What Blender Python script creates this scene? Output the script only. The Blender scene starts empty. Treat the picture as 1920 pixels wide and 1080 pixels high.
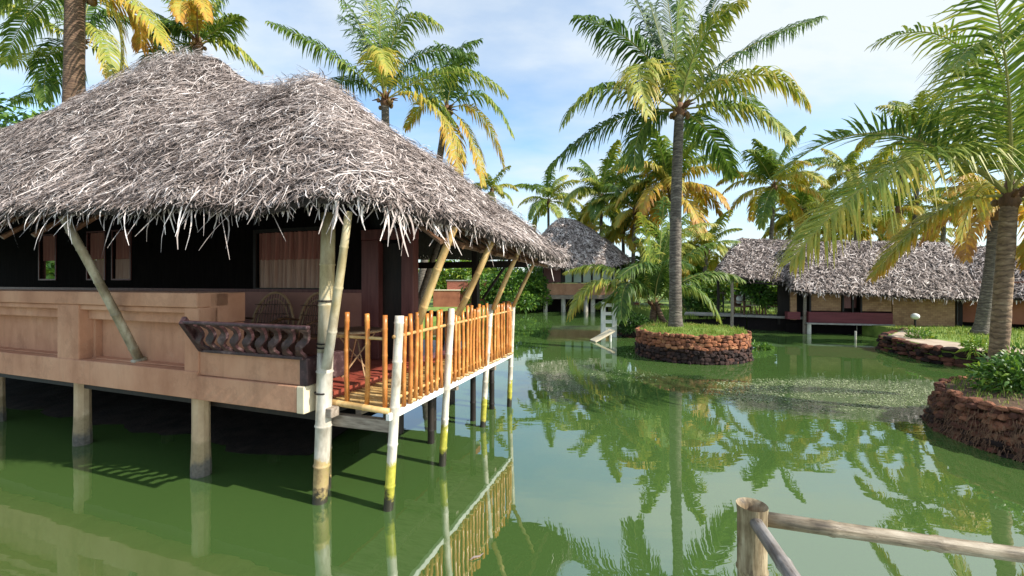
import bpy, math, random
from mathutils import Vector, Matrix, noise
from math import sin, cos, pi, radians, sqrt, atan2
R = random.Random(7)
V = Vector
C = bpy.context.scene.collection
F, HZ, H = 800.0, 528.0, 2.3          # pixels per unit tangent (1920 wide), horizon row, eye height above the water

def px(x, y, Y):                       # point seen at pixel x, y at distance Y
    return V(((x-960)/F*Y, Y, H+(HZ-y)/F*Y))
def gx(x, y, z=0.0):                   # point on the level z seen at pixel x, y
    Y = (H-z)*F/(y-HZ)
    return V(((x-960)/F*Y, Y, z))

# ------------------------------------------------------------------ objects
def prop(o, label=None, cat=None, group=None, kind=None):
    if label: o['label'] = label
    if cat: o['category'] = cat
    if group: o['group'] = group
    if kind: o['kind'] = kind
    return o
def thing(name, label, cat, loc=(0, 0, 0), rz=0, group=None):
    o = bpy.data.objects.new(name, None); C.objects.link(o)
    o.empty_display_size = .2
    o.location = loc; o.rotation_euler = (0, 0, rz)
    return prop(o, label, cat, group)

class MB:
    def __init__(s):
        s.v = []; s.f = []; s.a = []
    def add(s, vs, fs, a=0.0):
        n = len(s.v); s.v.extend(tuple(q) for q in vs)
        for f in fs:
            s.f.append(tuple(i+n for i in f)); s.a.append(a)
    def box(s, x0, x1, y0, y1, z0, z1, a=0.0):
        vs = [(x, y, z) for z in (z0, z1) for y in (y0, y1) for x in (x0, x1)]
        s.add(vs, [(0, 2, 3, 1), (4, 5, 7, 6), (0, 1, 5, 4), (2, 6, 7, 3), (0, 4, 6, 2), (1, 3, 7, 5)], a)
    def bar(s, p0, p1, w, h, a=0.0, up=(0, 0, 1)):
        p0, p1 = V(p0), V(p1); t = (p1-p0).normalized(); up = V(up)
        if abs(t.dot(up)) > .95: up = V((0, 1, 0))
        sd = t.cross(up).normalized()*w/2; u = sd.cross(t).normalized()*h/2
        vs = [p+q for p in (p0, p1) for q in (-sd-u, sd-u, sd+u, -sd+u)]
        s.add(vs, [(0, 1, 2, 3), (7, 6, 5, 4), (0, 4, 5, 1), (1, 5, 6, 2), (2, 6, 7, 3), (3, 7, 4, 0)], a)
    def tube(s, pts, rad, n=8, a=0.0, cap=True):
        pts = [V(p) for p in pts]; m = len(pts)
        if not hasattr(rad, '__len__'): rad = [rad]*m
        vs = []; ref = V((.31, .95, .12))
        for i, p in enumerate(pts):
            t = (pts[min(i+1, m-1)]-pts[max(i-1, 0)]).normalized()
            x = t.cross(ref)
            if x.length < .1: x = t.cross(V((1, 0, 0)))
            x.normalize(); y = t.cross(x)
            for k in range(n):
                an = 2*pi*k/n
                vs.append(p+(x*cos(an)+y*sin(an))*rad[i])
        fs = [(i*n+k, i*n+(k+1) % n, (i+1)*n+(k+1) % n, (i+1)*n+k) for i in range(m-1) for k in range(n)]
        if cap: fs += [tuple(range(n-1, -1, -1)), tuple((m-1)*n+k for k in range(n))]
        s.add(vs, fs, a)
    def bamboo(s, p0, p1, r0, r1=None, node=.3, n=9, bend=0.0, a=0.0, seed=None):
        p0, p1 = V(p0), V(p1); r1 = r0 if r1 is None else r1
        rr = random.Random(seed if seed is not None else R.random())
        L = (p1-p0).length; t = (p1-p0)/L
        sd = t.orthogonal().normalized(); sd.rotate(Matrix.Rotation(rr.random()*6.28, 3, t))
        us = [0.0]; d = rr.uniform(.3, 1)*node
        while d < L-.04:
            for e in (-.018, -.004, .004, .018): us.append((d+e)/L)
            d += node*rr.uniform(.8, 1.2)
        us.append(1.0)
        pts = []; rad = []
        ks = 0
        for i, u in enumerate(us):
            wob = sd*bend*sin(pi*u)
            pts.append(p0.lerp(p1, u)+wob)
            r = r0+(r1-r0)*u
            if 0 < i < len(us)-1 and (i-1) % 4 in (1, 2): r *= 1.13 if (i-1) % 4 == 1 else 1.06
            rad.append(r)
        s.tube(pts, rad, n, a)
    def strip(s, pts, sides, ws, a=0.0):
        vs = []
        for p, d, w in zip(pts, sides, ws): vs += [p-d*w, p+d*w]
        s.add(vs, [(2*i, 2*i+1, 2*i+3, 2*i+2) for i in range(len(pts)-1)], a)
    def build(s, name, mat, parent=None, smooth=False, bevel=0, recenter=False):
        me = bpy.data.meshes.new(name)
        off = V((0, 0, 0))
        if recenter and s.v:
            n = len(s.v); off = V((sum(q[0] for q in s.v)/n, sum(q[1] for q in s.v)/n, min(q[2] for q in s.v)))
            s.v = [(q[0]-off.x, q[1]-off.y, q[2]-off.z) for q in s.v]
        me.from_pydata(s.v, [], s.f)
        at = me.attributes.new('tint', 'FLOAT', 'FACE'); at.data.foreach_set('value', s.a)
        me.materials.append(mat)
        if smooth: me.polygons.foreach_set('use_smooth', [True]*len(s.f))
        me.update()
        o = bpy.data.objects.new(name, me); C.objects.link(o)
        o.location = off
        if parent: o.parent = parent
        if bevel:
            b = o.modifiers.new('edge', 'BEVEL'); b.width = bevel; b.segments = 2; b.limit_method = 'ANGLE'
        return o

# ------------------------------------------------------------------ materials
def N(nt, t, **kw):
    n = nt.nodes.new(t)
    for k, v in kw.items():
        if k.startswith('i_'): n.inputs[k[2:].replace('_', ' ')].default_value = v
        else: setattr(n, k, v)
    return n
def ramp(nt, stops, fac):
    r = N(nt, 'ShaderNodeValToRGB'); e = r.color_ramp.elements
    while len(e) < len(stops): e.new(.5)
    for q, (p, c) in zip(e, stops):
        q.position = p; q.color = (*c, 1)
    nt.links.new(fac, r.inputs['Fac']); return r.outputs['Color']
def mix(nt, fac, a, b, mode='MIX'):
    m = N(nt, 'ShaderNodeMix', data_type='RGBA', blend_type=mode)
    for s, v in ((0, fac), (6, a), (7, b)):
        if isinstance(v, (int, float)): m.inputs[s].default_value = v
        elif isinstance(v, tuple): m.inputs[s].default_value = (*v, 1)
        else: nt.links.new(v, m.inputs[s])
    return m.outputs[2]
def math_(nt, op, a, b=None, c=None, clamp=False):
    m = N(nt, 'ShaderNodeMath', operation=op, use_clamp=clamp)
    for i, v in enumerate((a, b, c)):
        if v is None: continue
        if isinstance(v, (int, float)): m.inputs[i].default_value = v
        else: nt.links.new(v, m.inputs[i])
    return m.outputs[0]
def noise_(nt, scale, detail=5, rough=.6, vec=None, stretch=None, space='Object'):
    tc = N(nt, 'ShaderNodeTexCoord'); v = tc.outputs[space] if vec is None else vec
    if stretch:
        mp = N(nt, 'ShaderNodeMapping'); mp.inputs['Scale'].default_value = stretch
        nt.links.new(v, mp.inputs['Vector']); v = mp.outputs[0]
    n = N(nt, 'ShaderNodeTexNoise'); n.inputs['Scale'].default_value = scale
    n.inputs['Detail'].default_value = detail; n.inputs['Roughness'].default_value = rough
    nt.links.new(v, n.inputs['Vector']); return n.outputs['Fac']
def new_mat(name):
    m = bpy.data.materials.new(name); m.use_nodes = True
    nt = m.node_tree; nt.nodes.clear()
    o = N(nt, 'ShaderNodeOutputMaterial'); b = N(nt, 'ShaderNodeBsdfPrincipled')
    nt.links.new(b.outputs[0], o.inputs[0])
    return m, nt, b, o
def bump(nt, b, h, strength=.3, dist=.02):
    n = N(nt, 'ShaderNodeBump'); n.inputs['Strength'].default_value = strength; n.inputs['Distance'].default_value = dist
    nt.links.new(h, n.inputs['Height']); nt.links.new(n.outputs[0], b.inputs['Normal'])
def plain(name, stops, scale=6, rough=.7, stretch=None, bs=.25, bd=.01, tint=None, spec=.4, space='Object'):
    """noise-driven colour; tint = colours mixed in by the per-face attribute"""
    m, nt, b, o = new_mat(name)
    f = noise_(nt, scale, stretch=stretch, space=space)
    col = ramp(nt, stops, f)
    if tint:
        at = N(nt, 'ShaderNodeAttribute', attribute_name='tint')
        t = ramp(nt, tint, at.outputs['Fac'])
        col = mix(nt, .8, col, t, 'MULTIPLY') if tint[0] == 'mul' else mix(nt, .65, col, t)
    nt.links.new(col, b.inputs['Base Color'])
    b.inputs['Roughness'].default_value = rough; b.inputs['Specular IOR Level'].default_value = spec
    bump(nt, b, noise_(nt, scale*6, stretch=stretch, space=space), bs, bd)
    return m
def leafy(name, stops, rough=.45, trans=.3, yellow=None, spec=.5):
    m, nt, b, o = new_mat(name)
    at = N(nt, 'ShaderNodeAttribute', attribute_name='tint')
    v = noise_(nt, 1.3, 3)
    f = math_(nt, 'ADD', at.outputs['Fac'], math_(nt, 'MULTIPLY', math_(nt, 'SUBTRACT', v, .5), .35))
    col = ramp(nt, stops, f)
    nt.links.new(col, b.inputs['Base Color'])
    b.inputs['Roughness'].default_value = rough; b.inputs['Specular IOR Level'].default_value = spec
    t = N(nt, 'ShaderNodeBsdfTranslucent')
    nt.links.new(mix(nt, .5, col, (1.0, .95, .45), 'MULTIPLY'), t.inputs['Color'])
    ms = N(nt, 'ShaderNodeMixShader'); ms.inputs[0].default_value = trans
    nt.links.new(b.outputs[0], ms.inputs[1]); nt.links.new(t.outputs[0], ms.inputs[2])
    nt.links.new(ms.outputs[0], o.inputs[0])
    return m

M = {}
# palm foliage: tint 0 dark green ... .5 bright green ... .75 yellow ... 1 dry orange brown
M['palm'] = leafy('palm leaf', [(0, (.018, .046, .014)), (.25, (.052, .115, .022)), (.46, (.14, .225, .032)), (.6, (.34, .37, .06)), (.75, (.5, .4, .06)), (.88, (.6, .32, .04)), (1, (.4, .19, .05))], rough=.5, trans=.36, spec=.35)
M['leaf'] = leafy('shrub leaf', [(0, (.02, .055, .012)), (.4, (.06, .15, .02)), (.75, (.17, .31, .035)), (1, (.38, .42, .05))], rough=.45, trans=.3)
M['grass'] = leafy('grass', [(0, (.09, .16, .025)), (.5, (.2, .31, .045)), (1, (.42, .42, .12))], rough=.6, trans=.35, spec=.2)
M['rachis'] = plain('palm stalk', [(.3, (.2, .22, .05)), (.7, (.38, .33, .1))], 5)
M['rachis_dry'] = plain('palm dry stalk', [(.3, (.2, .12, .05)), (.7, (.34, .2, .08))], 5)

def trunk_mat(name, c0, c1, c2):
    m, nt, b, o = new_mat(name)
    tc = N(nt, 'ShaderNodeTexCoord')
    f = noise_(nt, 3.0, 6, .65, stretch=(1.5, 1.5, 4))
    col = ramp(nt, [(.3, c0), (.5, c1), (.72, c2)], f)
    w = N(nt, 'ShaderNodeTexWave', wave_type='BANDS', bands_direction='Z')
    w.inputs['Scale'].default_value = 3.4; w.inputs['Distortion'].default_value = 7; w.inputs['Detail'].default_value = 4; w.inputs['Detail Scale'].default_value = 1.6
    nt.links.new(tc.outputs['Object'], w.inputs['Vector'])
    col = mix(nt, ramp(nt, [(.0, (.6,)*3), (.3, (0,)*3)], w.outputs['Fac']), col, (c0[0]*.5, c0[1]*.5, c0[2]*.5))
    nt.links.new(col, b.inputs['Base Color']); b.inputs['Roughness'].default_value = .85
    h = math_(nt, 'ADD', math_(nt, 'MULTIPLY', w.outputs['Fac'], .6), noise_(nt, 22))
    bump(nt, b, h, .5, .02)
    return m
M['trunk'] = trunk_mat('palm trunk', (.055, .042, .034), (.13, .105, .082), (.27, .23, .18))
M['trunk_brown'] = trunk_mat('brown palm trunk', (.06, .032, .02), (.14, .08, .046), (.27, .175, .105))
M['trunk_tan'] = trunk_mat('tan palm trunk', (.11, .065, .04), (.24, .15, .085), (.4, .28, .17))
M['fibre'] = plain('palm fibre', [(.3, (.06, .03, .015)), (.7, (.22, .1, .04))], 12, stretch=(1, 1, .3))
M['nut'] = plain('coconut', [(.3, (.12, .055, .02)), (.7, (.24, .14, .04))], 8, rough=.5)

def thatch_mat(name, k=1.0, warm=0.0):
    m, nt, b, o = new_mat(name)
    at = N(nt, 'ShaderNodeAttribute', attribute_name='tint')
    v = noise_(nt, 1.5, 6, .65)
    f = math_(nt, 'ADD', at.outputs['Fac'], math_(nt, 'MULTIPLY', math_(nt, 'SUBTRACT', v, .5), .9))
    s = lambda r, g, bb: (r*k*(1+warm), g*k, bb*k*(1-warm))
    col = ramp(nt, [(0, s(.02, .014, .012)), (.24, s(.08, .06, .052)), (.5, s(.22, .175, .155)), (.78, s(.42, .355, .325)), (1, s(.68, .61, .57))], f)
    nt.links.new(col, b.inputs['Base Color']); b.inputs['Roughness'].default_value = .75
    b.inputs['Specular IOR Level'].default_value = .25
    return m
M['thatch'] = thatch_mat('weathered thatch', 1.3, .01)
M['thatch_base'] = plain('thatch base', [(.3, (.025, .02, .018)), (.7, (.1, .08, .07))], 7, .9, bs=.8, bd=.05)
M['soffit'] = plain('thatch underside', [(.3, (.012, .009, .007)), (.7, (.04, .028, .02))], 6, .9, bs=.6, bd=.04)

def bamboo_mat(name, stops, algae=False, rough=.4, scale=5, low=None):
    m, nt, b, o = new_mat(name)
    f = noise_(nt, scale, 6, .6, stretch=(1.6, 1.6, .7))
    col = ramp(nt, stops, f)
    sp = ramp(nt, [(.62, (0, 0, 0)), (.72, (1, 1, 1))], noise_(nt, 26, 3, .6))
    col = mix(nt, math_(nt, 'MULTIPLY', sp, .35), col, (.1, .07, .045))
    if low:                            # bleached below the rail, still green above
        g = N(nt, 'ShaderNodeNewGeometry'); sx = N(nt, 'ShaderNodeSeparateXYZ'); nt.links.new(g.outputs['Position'], sx.inputs[0])
        zz = math_(nt, 'ADD', math_(nt, 'MULTIPLY', sx.outputs['Z'], .33), math_(nt, 'MULTIPLY', math_(nt, 'SUBTRACT', noise_(nt, 3, 4), .5), .35))
        col = mix(nt, ramp(nt, [(.5, (0, 0, 0)), (.72, (1, 1, 1))], zz), ramp(nt, low, f), col)
    if algae:                          # growth and wet dirt where the pole stands in the pond
        g = N(nt, 'ShaderNodeNewGeometry'); sx = N(nt, 'ShaderNodeSeparateXYZ')
        nt.links.new(g.outputs['Position'], sx.inputs[0])
        z = math_(nt, 'ADD', sx.outputs['Z'], math_(nt, 'MULTIPLY', math_(nt, 'SUBTRACT', noise_(nt, 7, 6, .7), .5), .5))
        al = ramp(nt, [(.0, (0, 0, 0)), (.46, (0, 0, 0)), (.5, (1, 1, 1))], z)
        colg = ramp(nt, [(.3, (.14, .12, .04)), (.45, (.33, .31, .03)), (.6, (.5, .44, .06)), (.72, (.16, .13, .06))] if not low else [(.3, (.2, .12, .05)), (.5, (.42, .3, .14)), (.72, (.3, .26, .06))], noise_(nt, 7, 6, .7))
        col = mix(nt, al, colg, col)
        wet = ramp(nt, [(.1, (0, 0, 0)), (.17, (1, 1, 1))], z)
        col = mix(nt, wet, (.03, .026, .016), col)
    nt.links.new(col, b.inputs['Base Color']); b.inputs['Roughness'].default_value = rough
    bump(nt, b, noise_(nt, 30, 4, stretch=(1, 1, .15)), .25, .004)
    return m
M['bamboo_white'] = bamboo_mat('white washed bamboo', [(.3, (.3, .25, .18)), (.48, (.6, .54, .44)), (.7, (.74, .69, .6))], True, .5)
M['bamboo_col'] = bamboo_mat('grey green bamboo', [(.28, (.17, .12, .05)), (.5, (.36, .28, .14)), (.7, (.5, .42, .26))], True, .5, low=[(.28, (.24, .2, .15)), (.5, (.5, .45, .37)), (.7, (.68, .63, .55))])
M['bamboo_orange'] = bamboo_mat('varnished orange bamboo', [(.3, (.42, .13, .03)), (.55, (.62, .25, .055)), (.72, (.7, .38, .13))], False, .3, 9)
def vary(m):
    nt = m.node_tree; b = next(n for n in nt.nodes if n.type == 'BSDF_PRINCIPLED'); l = b.inputs['Base Color'].links[0].from_socket
    at = N(nt, 'ShaderNodeAttribute', attribute_name='tint')
    nt.links.new(mix(nt, .8, l, ramp(nt, [(0, (.68, .55, .5)), (.5, (.9, .86, .8)), (1, (1.05, 1.1, 1.1))], at.outputs['Fac']), 'MULTIPLY'), b.inputs['Base Color'])
vary(M['bamboo_orange'])
M['bamboo_tan'] = bamboo_mat('tan bamboo', [(.3, (.36, .2, .07)), (.55, (.56, .36, .14)), (.72, (.66, .48, .24))], False, .4)
def old_bamboo(name, st):
    m, nt, b, o = new_mat(name)
    f = noise_(nt, 16, 8, .65, stretch=(3, 3, .35)); g = noise_(nt, 9, 5, .6)
    col = ramp(nt, st, math_(nt, 'ADD', math_(nt, 'MULTIPLY', f, .6), math_(nt, 'MULTIPLY', g, .4)))
    col = mix(nt, ramp(nt, [(.6, (0,)*3), (.68, (.75,)*3)], noise_(nt, 30, 5, .7, stretch=(1.5, 1.5, .5))), col, (.07, .04, .02))
    nt.links.new(col, b.inputs['Base Color']); b.inputs['Roughness'].default_value = .55
    bump(nt, b, noise_(nt, 40, 5, .6, stretch=(2.5, 2.5, .2)), .55, .006)
    return m
M['bamboo_old'] = old_bamboo('old weathered bamboo', [(.36, (.055, .036, .018)), (.46, (.19, .13, .065)), (.56, (.33, .25, .145)), (.68, (.5, .41, .27))])
M['bamboo_rail'] = old_bamboo('pale weathered bamboo', [(.36, (.07, .05, .03)), (.46, (.21, .16, .1)), (.56, (.36, .29, .2)), (.68, (.54, .47, .36))])
M['bamboo_grey'] = old_bamboo('grey weathered bamboo', [(.36, (.1, .08, .065)), (.48, (.22, .19, .165)), (.58, (.33, .3, .27)), (.7, (.46, .42, .38))])
def plaster_mat():
    m, nt, b, o = new_mat('terracotta painted wall')
    col = ramp(nt, [(.28, (.38, .175, .1)), (.5, (.51, .26, .155)), (.72, (.59, .33, .205))], noise_(nt, 1.4, 7, .65, stretch=(1, 1, .6)))
    st = ramp(nt, [(.5, (0,)*3), (.72, (.35,)*3)], noise_(nt, 2.6, 6, .7, stretch=(2.2, 2.2, .25)))
    col = mix(nt, st, col, (.26, .13, .075))
    pa = ramp(nt, [(.58, (0,)*3), (.7, (.22,)*3)], noise_(nt, 4.5, 6, .7))
    col = mix(nt, pa, col, (.58, .38, .25))
    gr = ramp(nt, [(.52, (0,)*3), (.56, (.2,)*3), (.6, (0,)*3)], noise_(nt, 1.1, 8, .75))
    col = mix(nt, gr, col, (.2, .1, .06))
    nt.links.new(col, b.inputs['Base Color']); b.inputs['Roughness'].default_value = .8; b.inputs['Specular IOR Level'].default_value = .2
    bump(nt, b, noise_(nt, 14, 6, .7), .25, .01); return m
M['plaster'] = plaster_mat()
M['bamboo_strut'] = bamboo_mat('grey brown bamboo', [(.3, (.13, .1, .06)), (.5, (.27, .22, .14)), (.7, (.46, .41, .3))], False, .5)
M['plaster_cream'] = plain('cream beam end', [(.3, (.62, .5, .33)), (.7, (.74, .64, .46))], 4, .7)
M['dado'] = plain('brown dado', [(.3, (.34, .15, .11)), (.7, (.46, .22, .16))], 2, .6)
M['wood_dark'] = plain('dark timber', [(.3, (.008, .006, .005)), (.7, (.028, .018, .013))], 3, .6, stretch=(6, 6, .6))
M['board_black'] = plain('shade black boards', [(.3, (.004, .003, .003)), (.7, (.012, .009, .008))], 3, .95, stretch=(6, 6, .6), spec=.08)  # near black: interior and underfloor shade put into the board colour
M['wood_maroon'] = plain('maroon timber', [(.3, (.1, .028, .025)), (.7, (.2, .07, .06))], 3, .45, stretch=(5, 5, .5))
M['wood_carved'] = plain('worn carved timber', [(.3, (.018, .008, .009)), (.55, (.06, .027, .029)), (.75, (.2, .13, .12))], 9, .5, bs=.5)
M['wood_grey'] = plain('grey weathered timber', [(.3, (.16, .12, .09)), (.7, (.4, .33, .26))], 5, .8, stretch=(1, 6, 6))
M['floor_red'] = plain('red oxide floor', [(.3, (.26, .05, .03)), (.7, (.36, .09, .06))], 2, .35)
def pile_mat():
    m, nt, b, o = new_mat('stained concrete pile')
    col = ramp(nt, [(.3, (.36, .24, .14)), (.55, (.5, .36, .22)), (.75, (.6, .47, .32))], noise_(nt, 5, 5, stretch=(1, 1, .5)))
    g = N(nt, 'ShaderNodeNewGeometry'); sx = N(nt, 'ShaderNodeSeparateXYZ'); nt.links.new(g.outputs['Position'], sx.inputs[0])
    z = math_(nt, 'ADD', sx.outputs['Z'], math_(nt, 'MULTIPLY', math_(nt, 'SUBTRACT', noise_(nt, 8, 5), .5), .3))
    col = mix(nt, ramp(nt, [(.38, (0, 0, 0)), (.46, (1, 1, 1))], z), mix(nt, noise_(nt, 18), (.2, .14, .07), (.4, .3, .17)), col)
    col = mix(nt, ramp(nt, [(.14, (0, 0, 0)), (.24, (1, 1, 1))], z), mix(nt, noise_(nt, 30), (.02, .018, .014), (.22, .19, .15)), col)
    nt.links.new(col, b.inputs['Base Color']); b.inputs['Roughness'].default_value = .85
    bump(nt, b, noise_(nt, 25), .6, .02); return m
M['pile'] = pile_mat()
M['pile_white'] = plain('pale concrete pile', [(.3, (.42, .38, .3)), (.7, (.66, .62, .52))], 3, .8)
M['curtain'] = plain('brown curtain cloth', [(.3, (.3, .105, .08)), (.7, (.5, .23, .175))], 4, .85, stretch=(6, 6, .3))
M['curtain_pale'] = plain('reflection pale curtain cloth', [(.3, (.4, .22, .155)), (.7, (.6, .41, .31))], 4, .85, stretch=(6, 6, .3))  # lighter than the upper cloth, the pane's reflection put into its colour
M['rattan'] = plain('brown rattan', [(.3, (.06, .025, .014)), (.7, (.2, .1, .05))], 14, .45)
M['rattan_pale'] = plain('pale rattan', [(.3, (.3, .17, .08)), (.7, (.46, .3, .16))], 14, .5)
M['stone'] = plain('laterite stone', [(.3, (.5, .5, .5)), (.7, (1, 1, 1))], 7, .9, bs=.9, bd=.03)
def stone_mat(name, stops):
    m, nt, b, o = new_mat(name)
    at = N(nt, 'ShaderNodeAttribute', attribute_name='tint')
    n = noise_(nt, 9, 6, .7)
    f = math_(nt, 'ADD', at.outputs['Fac'], math_(nt, 'MULTIPLY', math_(nt, 'SUBTRACT', n, .5), .4))
    nt.links.new(ramp(nt, stops, f), b.inputs['Base Color']); b.inputs['Roughness'].default_value = .9
    b.inputs['Specular IOR Level'].default_value = .2
    bump(nt, b, noise_(nt, 28, 6, .7), .9, .03); return m
M['stone'] = stone_mat('laterite stone', [(0, (.02, .015, .015)), (.3, (.07, .042, .036)), (.5, (.17, .075, .048)), (.75, (.36, .14, .07)), (1, (.56, .31, .16))])
M['stone_dark'] = stone_mat('dark laterite', [(0, (.014, .01, .01)), (.3, (.05, .027, .022)), (.6, (.16, .062, .04)), (1, (.34, .15, .085))])
M['soil'] = plain('soil', [(.3, (.06, .035, .022)), (.7, (.16, .095, .055))], 6, .95, bs=.8, bd=.03)
M['lawn'] = plain('mown lawn', [(.3, (.1, .16, .025)), (.55, (.19, .27, .045)), (.75, (.34, .34, .11))], 2.2, .9, bs=.6, bd=.03)
M['sand'] = plain('sandy ground', [(.3, (.22, .19, .09)), (.5, (.17, .2, .06)), (.75, (.36, .26, .16))], .35, .95, bs=.5, bd=.03)
M['path'] = plain('stone path edge', [(.3, (.36, .26, .18)), (.7, (.52, .42, .32))], 3, .9)
M['slab'] = plain('grey stone slab', [(.3, (.22, .2, .18)), (.7, (.42, .39, .35))], 3, .85)
M['white'] = plain('white paint', [(.3, (.62, .62, .58)), (.7, (.78, .78, .74))], 4, .6)
M['wallwhite'] = plain('white wall', [(.3, (.66, .64, .6)), (.7, (.78, .76, .72))], 1, .8)
M['cream'] = plain('cream paint', [(.3, (.6, .5, .34)), (.7, (.74, .66, .5))], 3, .7)
M['brick'] = plain('red brick', [(.3, (.24, .07, .045)), (.7, (.38, .14, .09))], 5, .85, stretch=(1, 1, 4), bs=.6)
M['redwall'] = plain('red laterite wall', [(.25, (.2, .065, .035)), (.55, (.36, .13, .07)), (.8, (.45, .2, .11))], 1.4, .85, bs=.4)
M['maroonband'] = plain('maroon painted boards', [(.3, (.1, .018, .022)), (.7, (.18, .035, .04))], 2, .6, stretch=(.5, 1, 8))
M['root'] = plain('dry roots', [(.3, (.07, .035, .022)), (.7, (.26, .14, .08))], 14, .9)
def mat_weave():
    m, nt, b, o = new_mat('woven bamboo panel')
    tc = N(nt, 'ShaderNodeTexCoord')
    br = N(nt, 'ShaderNodeTexBrick'); br.inputs['Scale'].default_value = 5; br.inputs['Mortar Size'].default_value = .012
    mp = N(nt, 'ShaderNodeMapping'); mp.inputs['Rotation'].default_value = (radians(90), 0, 0)
    nt.links.new(tc.outputs['Object'], mp.inputs[0]); nt.links.new(mp.outputs[0], br.inputs['Vector'])
    br.inputs['Color1'].default_value = (.24, .115, .05, 1); br.inputs['Color2'].default_value = (.44, .25, .12, 1); br.inputs['Mortar'].default_value = (.08, .035, .018, 1); br.inputs['Mortar Size'].default_value = .02; br.inputs['Brick Width'].default_value = .8; br.inputs['Row Height'].default_value = .4
    col = mix(nt, .45, br.outputs['Color'], ramp(nt, [(.3, (.17, .08, .04)), (.7, (.44, .27, .14))], noise_(nt, 2.5, 6)))
    nt.links.new(col, b.inputs['Base Color']); b.inputs['Roughness'].default_value = .75
    bump(nt, b, br.outputs['Fac'], -.5, .02); return m
M['weave'] = mat_weave()
def mat_glass():
    m, nt, b, o = new_mat('window pane')
    b.inputs['Base Color'].default_value = (.42, .52, .46, 1); b.inputs['Roughness'].default_value = .12
    b.inputs['Specular IOR Level'].default_value = .8
    return m
M['pane'] = mat_glass()
def mat_water():
    m, nt, b, o = new_mat('green pond water')
    f = noise_(nt, .12, 3)
    nt.links.new(ramp(nt, [(.3, (.05, .1, .024)), (.7, (.068, .122, .031))], f), b.inputs['Base Color'])
    b.inputs['IOR'].default_value = 3.0; b.inputs['Specular IOR Level'].default_value = .5
    g = N(nt, 'ShaderNodeNewGeometry'); sx = N(nt, 'ShaderNodeSeparateXYZ'); nt.links.new(g.outputs['Position'], sx.inputs[0])
    # a breath of wind ruffles a belt of the pond in front of the round island
    big = noise_(nt, .9, 5, .65, stretch=(.6, 1.6, 1))
    def patch(cx, cy, rx, ry):
        dx = math_(nt, 'MULTIPLY', math_(nt, 'SUBTRACT', sx.outputs['X'], cx), 1/rx); dy = math_(nt, 'MULTIPLY', math_(nt, 'SUBTRACT', sx.outputs['Y'], cy), 1/ry)
        d = math_(nt, 'SQRT', math_(nt, 'ADD', math_(nt, 'MULTIPLY', dx, dx), math_(nt, 'MULTIPLY', dy, dy)))
        d = math_(nt, 'ADD', d, math_(nt, 'MULTIPLY', math_(nt, 'SUBTRACT', big, .5), 1.1))
        return ramp(nt, [(.72, (1,)*3), (1, (0,)*3)], d)
    belt = math_(nt, 'MAXIMUM', patch(6.5, 8.9, 3.3, 1.7), math_(nt, 'MULTIPLY', patch(2.2, 10.3, 2.2, 1.0), .6))
    nt.links.new(math_(nt, 'ADD', .008, math_(nt, 'MULTIPLY', belt, .01)), b.inputs['Roughness'])
    w1 = noise_(nt, 1.5, 3, .5, stretch=(.7, 1.6, 1)); w2 = noise_(nt, 6.5, 4, .65, stretch=(1.2, .8, 1))
    h = math_(nt, 'ADD', math_(nt, 'MULTIPLY', w1, .5), math_(nt, 'MULTIPLY', w2, math_(nt, 'ADD', .012, math_(nt, 'MULTIPLY', belt, .35))))
    bump(nt, b, h, .045, .1)
    return m
M['water'] = mat_water()

# ------------------------------------------------------------------ world, sun, camera
S = V((.74, -.3, .66)).normalized()
elev = math.asin(S.z); rot = atan2(S.x, S.y)
sc = bpy.context.scene
w = bpy.data.worlds.new('World'); sc.world = w; w.use_nodes = True
nt = w.node_tree; nt.nodes.clear()
out = N(nt, 'ShaderNodeOutputWorld'); bg = N(nt, 'ShaderNodeBackground')
sky = N(nt, 'ShaderNodeTexSky', sky_type='NISHITA', sun_disc=False, sun_elevation=elev, sun_rotation=rot)
sky.air_density = 1.0; sky.dust_density = 1.0; sky.ozone_density = 1.0
tc = N(nt, 'ShaderNodeTexCoord'); sx = N(nt, 'ShaderNodeSeparateXYZ'); nt.links.new(tc.outputs['Generated'], sx.inputs[0])
den = math_(nt, 'ADD', math_(nt, 'MAXIMUM', sx.outputs['Z'], 0.0), .28)
cx = N(nt, 'ShaderNodeCombineXYZ')
nt.links.new(math_(nt, 'DIVIDE', sx.outputs['X'], den), cx.inputs[0]); nt.links.new(math_(nt, 'DIVIDE', sx.outputs['Y'], den), cx.inputs[1])
cx.inputs[2].default_value = 3.7
cl = noise_(nt, 1.05, 8, .55, vec=cx.outputs[0], stretch=(.8, 1.5, 1))
cf = ramp(nt, [(.36, (.1,)*3), (.5, (.48,)*3), (.64, (1,)*3)], cl)
hz = ramp(nt, [(.0, (.55,)*3), (.35, (0,)*3)], sx.outputs['Z'])
cf = math_(nt, 'MAXIMUM', cf, hz)
blue = mix(nt, 1.0, sky.outputs[0], (1.6, 1.95, 2.05), 'MULTIPLY')
col = mix(nt, math_(nt, 'MULTIPLY', cf, .95), blue, (6.5, 7.0, 7.3))
nt.links.new(col, bg.inputs['Color']); bg.inputs['Strength'].default_value = .105
nt.links.new(bg.outputs[0], out.inputs[0])
sun = bpy.data.lights.new('sun', 'SUN'); sun.energy = 5.0; sun.angle = radians(.5); sun.color = (1, .94, .84)
so = bpy.data.objects.new('sun', sun); C.objects.link(so); so.location = (30, -10, 30)
so.rotation_euler = S.to_track_quat('Z', 'Y').to_euler()
cam = bpy.data.cameras.new('camera'); co = bpy.data.objects.new('camera', cam); C.objects.link(co)
cam.sensor_width = 36; cam.lens = F/1920*36; cam.shift_y = -12/1920; cam.clip_end = 3000; cam.clip_start = .05
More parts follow.
